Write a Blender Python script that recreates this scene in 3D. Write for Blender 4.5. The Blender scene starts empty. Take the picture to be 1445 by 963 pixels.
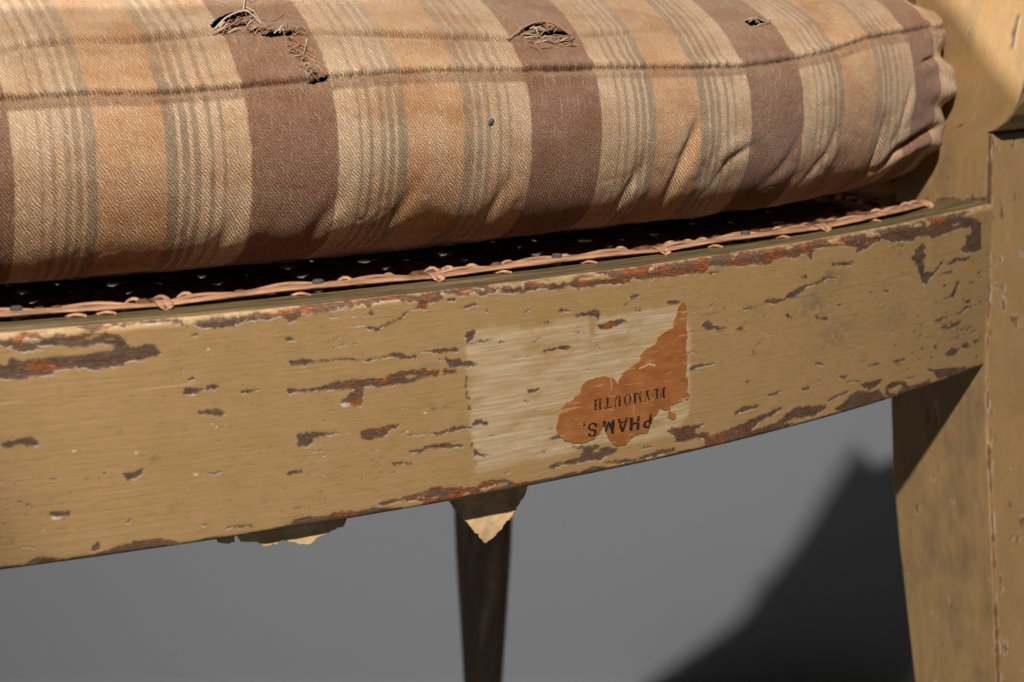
import bpy, math, random
import numpy as np
from mathutils import Vector, Matrix

# ---------------------------------------------------------------- camera, world, lamps, exposure
SC = bpy.context.scene
COL = SC.collection
FLOOR = 0.42                      # height of the underside of the seat rail above the floor
MM = 0.001
PITCH = math.radians(12.8766)
AZ = math.radians(28.5)           # the camera looks this far to the right of the chair's depth axis
CAM = Vector((-0.42242, -0.43982, 0.1435 + FLOOR))

cam_data = bpy.data.cameras.new("camera")
cam = bpy.data.objects.new("camera", cam_data)
COL.objects.link(cam)
fwd = Vector((math.sin(AZ) * math.cos(PITCH), math.cos(AZ) * math.cos(PITCH), -math.sin(PITCH)))
cam.location = CAM
cam.rotation_euler = fwd.to_track_quat('-Z', 'Y').to_euler()
cam_data.sensor_width = 36.0
cam_data.lens = 2500.0 / 1445.0 * 36.0
cam_data.clip_start = 0.02
cam_data.clip_end = 50.0
cam_data.dof.use_dof = True
cam_data.dof.focus_distance = 0.478
cam_data.dof.aperture_fstop = 22.0
SC.camera = cam

W = bpy.data.worlds.new("World")
SC.world = W
W.use_nodes = True
W.node_tree.nodes['Background'].inputs[0].default_value = (1.0, 0.96, 0.92, 1)
W.node_tree.nodes['Background'].inputs[1].default_value = 0.003

SC.view_settings.view_transform = 'Standard'
SC.view_settings.look = 'None'
SC.view_settings.exposure = 0.0
SC.view_settings.gamma = 1.0
SC.view_settings.use_curve_mapping = False

AIM = Vector((-0.15, -0.04, FLOOR + 0.03))


def lamp(name, kind, az, el, dist, power, size, colour, spot=None, blend=0.3, aim=AIM):
    d = bpy.data.lights.new(name, kind)
    o = bpy.data.objects.new(name, d)
    COL.objects.link(o)
    L = Vector((math.sin(az) * math.cos(el), math.cos(az) * math.cos(el), -math.sin(el)))
    o.location = aim - L * dist
    o.rotation_euler = L.to_track_quat('-Z', 'Y').to_euler()
    d.energy = power
    d.color = colour
    if kind == 'SPOT':
        d.shadow_soft_size = size
        d.spot_size = spot
        d.spot_blend = blend
    else:
        d.shape = 'DISK'
        d.spread = math.radians(70)
        d.size = size
    return o


R_ = math.radians
# studio lamp far out to the left of the chair, and a snooted spot close to the camera side
lamp("side_lamp", 'AREA', R_(92.0), R_(22.6), 2.03, 8.2, 0.026, (1.0, 0.95, 0.90))
lamp("front_spot", 'SPOT', R_(29.0), R_(45.0), 1.5, 126.0, 0.020, (1.0, 0.91, 0.80), R_(16.6), 0.42, Vector((-0.162, -0.03, FLOOR + 0.062)))

# ---------------------------------------------------------------- numpy helpers
RNG = np.random.default_rng(7)
_LAT = RNG.random((8, 256, 256)).astype(np.float32)


def vnoise(x, y, k=0):
    x = np.asarray(x, np.float64); y = np.asarray(y, np.float64)
    xi = np.floor(x).astype(np.int64); yi = np.floor(y).astype(np.int64)
    fx = x - xi; fy = y - yi
    fx = fx * fx * (3 - 2 * fx); fy = fy * fy * (3 - 2 * fy)
    T = _LAT[k % 8]
    a = T[xi % 256, yi % 256]; b = T[(xi + 1) % 256, yi % 256]
    c = T[xi % 256, (yi + 1) % 256]; d = T[(xi + 1) % 256, (yi + 1) % 256]
    return (a * (1 - fx) + b * fx) * (1 - fy) + (c * (1 - fx) + d * fx) * fy


def fbm(x, y, k=0, o=4):
    s = 0.0; a = 0.5; n = 0.0
    for i in range(o):
        s = s + a * vnoise(x * 2 ** i + 17.3 * i, y * 2 ** i + 9.1 * i, k + i); n += a; a *= 0.5
    return s / n


def sstep(a, b, x):
    t = np.clip((x - a) / (b - a), 0, 1)
    return t * t * (3 - 2 * t)


def inpoly(px, py, poly):
    r = np.zeros(px.shape, bool)
    n = len(poly)
    for i in range(n):
        x1, y1 = poly[i]; x2, y2 = poly[(i + 1) % n]
        if y1 == y2:
            continue
        c = ((y1 > py) != (y2 > py)) & (px < (x2 - x1) * (py - y1) / (y2 - y1) + x1)
        r ^= c
    return r


def polydist(px, py, line, with_side=False):
    """distance to an open polyline, and the signed side of the nearest piece"""
    best = np.full(px.shape, 1e9); side = np.zeros(px.shape); tt = np.zeros(px.shape)
    n = len(line) - 1
    for i in range(n):
        x1, y1 = line[i]; x2, y2 = line[i + 1]
        dx, dy = x2 - x1, y2 - y1
        L2 = dx * dx + dy * dy
        t = np.clip(((px - x1) * dx + (py - y1) * dy) / L2, 0, 1)
        ex = px - (x1 + t * dx); ey = py - (y1 + t * dy)
        d = np.hypot(ex, ey)
        m = d < best
        best = np.where(m, d, best)
        side = np.where(m, (dx * ey - dy * ex) / math.sqrt(L2), side)
        tt = np.where(m, (i + t) / n, tt)
    return best, side, tt


def blur(a, n):
    for _ in range(n):
        b = a.copy()
        b[1:-1] = (a[:-2] + a[2:] + 2 * a[1:-1]) / 4
        a = b.copy()
        a[:, 1:-1] = (b[:, :-2] + b[:, 2:] + 2 * b[:, 1:-1]) / 4
    return a


def link(name, me, mat=None, parent=None):
    o = bpy.data.objects.new(name, me)
    COL.objects.link(o)
    if mat is not None:
        me.materials.append(mat)
    if parent is not None:
        o.parent = parent
    return o


def mesh_from(V, F, name, smooth=True):
    """V (n,3), F (m,4) or (m,3) numpy -> mesh"""
    V = np.asarray(V, np.float32); F = np.asarray(F, np.int32)
    me = bpy.data.meshes.new(name)
    me.vertices.add(len(V)); me.vertices.foreach_set('co', V.ravel())
    k = F.shape[1]
    me.loops.add(F.size); me.loops.foreach_set('vertex_index', F.ravel())
    me.polygons.add(len(F))
    me.polygons.foreach_set('loop_start', np.arange(0, F.size, k, dtype=np.int32))
    me.polygons.foreach_set('use_smooth', np.full(len(F), smooth))
    me.update(calc_edges=True)
    return me


def grid_faces(nu, nv, wrap_v=False):
    i, j = np.meshgrid(np.arange(nu - 1), np.arange(nv if wrap_v else nv - 1), indexing='ij')
    j2 = (j + 1) % nv
    return np.stack([i * nv + j, (i + 1) * nv + j, (i + 1) * nv + j2, i * nv + j2], -1).reshape(-1, 4)


def set_attr(me, name, arr, kind='FLOAT_COLOR'):
    a = me.attributes.new(name, kind, 'POINT')
    if kind == 'FLOAT_COLOR':
        if arr.shape[1] == 3:
            arr = np.concatenate([arr, np.ones((len(arr), 1))], 1)
        a.data.foreach_set('color', np.asarray(arr, np.float32).ravel())
    elif kind == 'FLOAT_VECTOR':
        a.data.foreach_set('vector', np.asarray(arr, np.float32).ravel())


def tube(pts, rad, nseg=8, flat=1.0, up=(0, 0, 1), caps=True):
    """swept oval: half-width rad across, rad*flat along up"""
    P = np.asarray(pts, float); n = len(P)
    rad = np.broadcast_to(np.asarray(rad, float), (n,))
    T = np.gradient(P, axis=0); T /= np.linalg.norm(T, axis=1, keepdims=True) + 1e-12
    U = np.broadcast_to(np.asarray(up, float), (n, 3))
    S = np.cross(T, U); S /= np.linalg.norm(S, axis=1, keepdims=True) + 1e-9
    N = np.cross(S, T)
    a = np.linspace(0, 2 * np.pi, nseg, endpoint=False)
    V = P[:, None] + rad[:, None, None] * (np.cos(a)[None, :, None] * S[:, None] + flat * np.sin(a)[None, :, None] * N[:, None])
    F = grid_faces(n, nseg, True)[:, ::-1]
    V = V.reshape(-1, 3)
    if caps:
        V = np.concatenate([V, P[:1], P[-1:]])
        k = np.arange(nseg); k2 = (k + 1) % nseg
        c0 = n * nseg; b = (n - 1) * nseg
        F = np.concatenate([F, np.stack([k * 0 + c0, k, k2, k2], -1), np.stack([k * 0 + c0 + 1, b + k2, b + k, b + k], -1)])
    return V, F


def tidy(V, F, name, smooth=True):
    """mesh from quads of which some repeat a corner (triangles)"""
    me = bpy.data.meshes.new(name)
    me.from_pydata([tuple(v) for v in V], [], [tuple(dict.fromkeys(int(i) for i in f)) for f in F])
    me.polygons.foreach_set('use_smooth', np.full(len(me.polygons), smooth))
    me.update()
    return me


# ---------------------------------------------------------------- node helpers
class NT:
    def __init__(self, name, rough=0.6, spec=0.3):
        self.m = bpy.data.materials.new(name); self.m.use_nodes = True
        self.t = self.m.node_tree; self.b = self.t.nodes['Principled BSDF']
        self.b.inputs['Roughness'].default_value = rough
        self.b.inputs['Specular IOR Level'].default_value = spec

    def n(self, kind, **kw):
        x = self.t.nodes.new(kind)
        for k, v in kw.items():
            if k in x.inputs:
                x.inputs[k].default_value = v
            else:
                setattr(x, k, v)
        return x

    def l(self, a, b):
        self.t.links.new(a, b)

    def attr(self, name):
        return self.n('ShaderNodeAttribute', attribute_name=name)

    def sep(self, sock):
        s = self.n('ShaderNodeSeparateColor'); self.l(sock, s.inputs[0]); return s.outputs

    def val(self, x, sock):
        if isinstance(x, (int, float)):
            sock.default_value = x
        else:
            self.l(x, sock)

    def math(self, op, a, b=0.0, c=None, clamp=False):
        x = self.n('ShaderNodeMath', operation=op, use_clamp=clamp)
        self.val(a, x.inputs[0]); self.val(b, x.inputs[1])
        if c is not None:
            self.val(c, x.inputs[2])
        return x.outputs[0]

    def ramp(self, sock, a, b, lo=0.0, hi=1.0):
        x = self.n('ShaderNodeMapRange', interpolation_type='SMOOTHSTEP')
        self.l(sock, x.inputs[0])
        for i, v in enumerate((a, b, lo, hi)):
            x.inputs[1 + i].default_value = v
        return x.outputs[0]

    def mix(self, f, a, b, mode='MIX'):
        x = self.n('ShaderNodeMix', data_type='RGBA', blend_type=mode)
        self.val(f, x.inputs[0])
        for s, v in ((x.inputs[6], a), (x.inputs[7], b)):
            if isinstance(v, tuple):
                s.default_value = v + (1,) if len(v) == 3 else v
            else:
                self.l(v, s)
        return x.outputs[2]

    def noise(self, vec, scale, detail=3.0, rough=0.55, sx=(1, 1, 1)):
        mp = self.n('ShaderNodeMapping')
        mp.inputs['Scale'].default_value = sx
        self.l(vec, mp.inputs[0])
        x = self.n('ShaderNodeTexNoise', Scale=scale, Detail=detail, Roughness=rough)
        self.l(mp.outputs[0], x.inputs['Vector'])
        return x.outputs[0]

    def bump(self, h, strength, dist, normal=None):
        x = self.n('ShaderNodeBump', Strength=strength, Distance=dist)
        self.l(h, x.inputs['Height'])
        if normal is not None:
            self.l(normal, x.inputs['Normal'])
        return x.outputs[0]

    def done(self, col=None, nrm=None, rough=None):
        if col is not None:
            if isinstance(col, tuple):
                self.b.inputs['Base Color'].default_value = col + (1,)
            else:
                self.l(col, self.b.inputs['Base Color'])
        if nrm is not None:
            self.l(nrm, self.b.inputs['Normal'])
        if rough is not None:
            self.l(rough, self.b.inputs['Roughness'])
        return self.m


def paint_material():
    """old ochre paint: 'surf' = millimetres along / across, 'wear' = loss, broken edge, rust; 'tone' = adhesive ghost, grime, worn pale, olive"""
    t = NT('worn_paint', 0.52, 0.32)
    sv = t.attr('surf').outputs['Vector']
    loss, edge, rust = t.sep(t.attr('wear').outputs['Color'])[:3]
    tone = t.attr('tone')
    ghost, grime, pale = t.sep(tone.outputs['Color'])[:3]
    olive = tone.outputs['Alpha']
    streak = t.noise(sv, 1.0, 4, 0.65, (0.06, 1.25, 1))
    fine = t.noise(sv, 1.0, 3, 0.7, (0.24, 2.5, 1))
    cloud = t.noise(sv, 0.055, 4, 0.6)
    cloud2 = t.noise(sv, 0.19, 4, 0.65, (0.6, 1.4, 1))
    speck = t.noise(sv, 1.1, 3, 0.6, (0.8, 1.2, 1))
    base = t.mix(t.ramp(cloud, 0.3, 0.7), (0.376, 0.243, 0.102), (0.415, 0.256, 0.128))
    base = t.mix(t.ramp(cloud2, 0.42, 0.75, 0, 0.55), base, (0.330, 0.222, 0.080))
    base = t.mix(t.ramp(streak, 0.35, 0.7, 0, 0.30), base, (0.450, 0.300, 0.135))
    base = t.mix(t.ramp(fine, 0.48, 0.70, 0, 0.50), base, (0.26, 0.160, 0.058))
    base = t.mix(t.ramp(fine, 0.46, 0.25, 0, 0.30), base, (0.50, 0.345, 0.175))
    mott = t.noise(sv, 0.42, 4, 0.7, (0.55, 1.2, 1))
    base = t.mix(t.ramp(mott, 0.52, 0.72, 0, 0.40), base, (0.43, 0.235, 0.135))
    base = t.mix(t.ramp(mott, 0.46, 0.28, 0, 0.35), base, (0.31, 0.225, 0.085))
    base = t.mix(t.ramp(speck, 0.62, 0.72, 0, 0.65), base, (0.20, 0.12, 0.05))
    g1 = t.mix(t.ramp(streak, 0.42, 0.66, 0, 0.8), (0.475, 0.345, 0.195), (0.650, 0.535, 0.395))
    g1 = t.mix(t.ramp(fine, 0.5, 0.75, 0, 0.40), g1, (0.72, 0.61, 0.47))
    g1 = t.mix(t.ramp(cloud2, 0.45, 0.7, 0, 0.45), g1, (0.42, 0.285, 0.130))
    base = t.mix(t.math('MULTIPLY', ghost, 0.86), base, g1)
    gr = t.mix(t.ramp(cloud2, 0.3, 0.7), (0.16, 0.10, 0.045), (0.22, 0.175, 0.13))
    base = t.mix(grime, base, gr)
    ol = t.mix(t.ramp(t.noise(sv, 1.0, 4, 0.7, (0.04, 1.5, 1)), 0.38, 0.62), (0.062, 0.050, 0.022), (0.20, 0.148, 0.078))
    base = t.mix(olive, base, ol)
    pl = t.mix(t.ramp(t.noise(sv, 1.0, 4, 0.7, (0.4, 1.2, 1)), 0.35, 0.65), (0.27, 0.175, 0.09), (0.47, 0.35, 0.22))
    base = t.mix(pale, base, pl)
    # bare wood and old ground where the paint is lost
    n1 = t.noise(sv, 1.7, 5, 0.75, (0.30, 1.5, 1))
    n2 = t.noise(sv, 0.30, 3, 0.6, (0.5, 1.5, 1))
    n3 = t.noise(sv, 3.2, 3, 0.7)
    w = t.mix(t.ramp(n2, 0.40, 0.62), (0.118, 0.074, 0.048), (0.100, 0.045, 0.022))
    w = t.mix(t.ramp(n1, 0.48, 0.66), w, (0.205, 0.145, 0.105))
    w = t.mix(t.ramp(n1, 0.46, 0.30, 0, 0.85), w, (0.050, 0.034, 0.029))
    w = t.mix(t.ramp(n3, 0.68, 0.76, 0, 0.35), w, (0.36, 0.30, 0.25))
    ru = t.mix(t.ramp(n1, 0.38, 0.62), (0.130, 0.036, 0.015), (0.420, 0.135, 0.040))
    w = t.mix(t.math('MULTIPLY', rust, t.ramp(n2, 0.38, 0.62, 0, 0.9), clamp=True), w, ru)
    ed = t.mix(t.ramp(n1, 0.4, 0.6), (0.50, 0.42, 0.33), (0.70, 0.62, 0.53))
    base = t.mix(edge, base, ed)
    col = t.mix(loss, base, w)
    h = t.math('MULTIPLY_ADD', streak, 0.5, t.math('MULTIPLY', fine, 0.25))
    h = t.math('ADD', h, t.math('MULTIPLY', loss, t.math('MULTIPLY', n1, 2.2)))
    nrm = t.bump(h, 0.5, 0.00022)
    return t.done(col, nrm, t.ramp(loss, 0, 1, 0.50, 0.62))


def fabric_material():
    t = NT('striped_twill', 0.88, 0.12)
    t.b.inputs['Sheen Weight'].default_value = 0.12
    t.b.inputs['Sheen Roughness'].default_value = 0.5
    sv = t.attr('surf').outputs['Vector']
    col = t.attr('stripe').outputs['Color']
    sx = t.n('ShaderNodeSeparateXYZ'); t.l(sv, sx.inputs[0])
    warp = t.noise(sv, 0.5, 2, 0.5)
    ph = t.math('ADD', t.math('MULTIPLY', sx.outputs[0], 1 / 0.86), t.math('MULTIPLY', sx.outputs[1], 1 / 1.25))
    ph = t.math('ADD', ph, t.math('MULTIPLY', warp, 1.6))
    tw = t.math('MULTIPLY_ADD', t.math('SINE', t.math('MULTIPLY', ph, 6.2832)), 0.5, 0.5)
    yarn = t.noise(sv, 1.0, 2, 0.6, (1.1, 2.6, 1))
    yarn2 = t.noise(sv, 1.0, 2, 0.6, (3.0, 0.35, 1))
    soil = t.noise(sv, 0.05, 4, 0.6, (1, 1.6, 1))
    c = t.mix(t.math('MULTIPLY', t.ramp(tw, 0.62, 0.12), 0.80), col, t.mix(0.62, col, (0.10, 0.045, 0.022)))
    c = t.mix(t.ramp(yarn, 0.45, 0.80, 0, 0.42), c, t.mix(0.6, col, (0.85, 0.72, 0.55)))
    c = t.mix(t.ramp(yarn2, 0.50, 0.25, 0, 0.34), c, (0.16, 0.10, 0.06))
    yarn3 = t.noise(sv, 1.0, 2, 0.6, (2.2, 0.16, 1))
    c = t.mix(t.ramp(yarn3, 0.56, 0.74, 0, 0.38), c, t.mix(0.7, col, (0.88, 0.74, 0.56)))
    c = t.mix(t.ramp(t.noise(sv, 0.16, 4, 0.65, (1, 0.7, 1)), 0.50, 0.78, 0, 0.55), c, t.mix(1.0, c, (0.80, 0.60, 0.46), 'MULTIPLY'))
    c = t.mix(t.ramp(soil, 0.42, 0.70, 0, 0.6), c, t.mix(1.0, c, (0.72, 0.52, 0.36), 'MULTIPLY'))
    h = t.math('ADD', tw, t.math('MULTIPLY', yarn, 0.9))
    nrm = t.bump(h, 0.9, 0.00030)
    return t.done(c, nrm)


def simple(name, col, rough=0.6, spec=0.3, scale=900.0, amt=0.35, dark=0.5, bump=0.0002, stretch=(1, 1, 1)):
    t = NT(name, rough, spec)
    tc = t.n('ShaderNodeTexCoord').outputs['Object']
    a = t.noise(tc, scale, 4, 0.6, stretch)
    c = t.mix(t.ramp(a, 0.35, 0.7, 0, amt), col, tuple(v * dark for v in col))
    return t.done(c, t.bump(a, 0.4, bump))


PAINT = paint_material()
FABRIC = fabric_material()


def backdrop_material():
    t = NT('grey_paper', 0.85, 0.15)
    tc = t.n('ShaderNodeTexCoord').outputs['Object']
    a = t.noise(tc, 1.6, 3, 0.5)
    b = t.noise(tc, 420.0, 2, 0.6)
    c = t.mix(t.ramp(a, 0.3, 0.7), (0.400, 0.418, 0.440), (0.425, 0.444, 0.468))
    return t.done(c, t.bump(b, 0.15, 0.0004))


GREY = backdrop_material()
LINING = simple('brown_stuffing', (0.055, 0.026, 0.015), 0.95, 0.05, 2500, 0.8, 0.3, 0.0008)
THREAD_PALE = simple('pale_thread', (0.70, 0.60, 0.50), 0.85, 0.1, 3000, 0.4, 0.6)
THREAD_BROWN = simple('brown_thread', (0.43, 0.265, 0.175), 0.9, 0.1, 3000, 0.5, 0.5)
CANE = simple('split_cane', (0.58, 0.33, 0.20), 0.45, 0.4, 900, 0.9, 0.42, 0.0006, (0.10, 1, 1.6))
CANE_SHADED = simple('shaded_cane', (0.20, 0.09, 0.05), 0.35, 0.5, 260, 0.6, 0.4, 0.0004)  # darker copy of the cane, the cushion's shade put into its colour
PEG = simple('grey_peg', (0.10, 0.095, 0.09), 0.6, 0.3, 1500, 0.5, 0.5)
SCRAP = simple('torn_paper', (0.80, 0.56, 0.31), 0.8, 0.15, 140, 0.8, 0.55, 0.0003)

# ---------------------------------------------------------------- the grey backdrop (floor sweeping up into a wall)


def build_backdrop():
    f2 = np.array([math.sin(AZ), math.cos(AZ)]); r2 = np.array([math.cos(AZ), -math.sin(AZ)])
    c0 = np.array([CAM.x, CAM.y])
    prof = [(-2.2, 0.0), (-1.0, 0.0), (0.0, 0.0), (0.9, 0.0)]
    R = 0.02; wd = 1.246
    for k in range(13):
        a = math.pi / 2 * k / 12
        prof.append((wd - R + R * math.sin(a), R - R * math.cos(a)))
    prof += [(wd, 0.5), (wd, 1.2), (wd, 2.6)]
    us = np.linspace(-2.6, 3.4, 25)
    V = []
    for u in us:
        for d, z in prof:
            p = c0 + r2 * u + f2 * d
            V.append((p[0], p[1], z))
    me = mesh_from(V, grid_faces(len(us), len(prof)), 'backdrop')
    o = link('backdrop', me, GREY)
    o['kind'] = 'structure'
    o['label'] = 'plain mid grey paper backdrop behind the chair'
    return o


build_backdrop()

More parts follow.
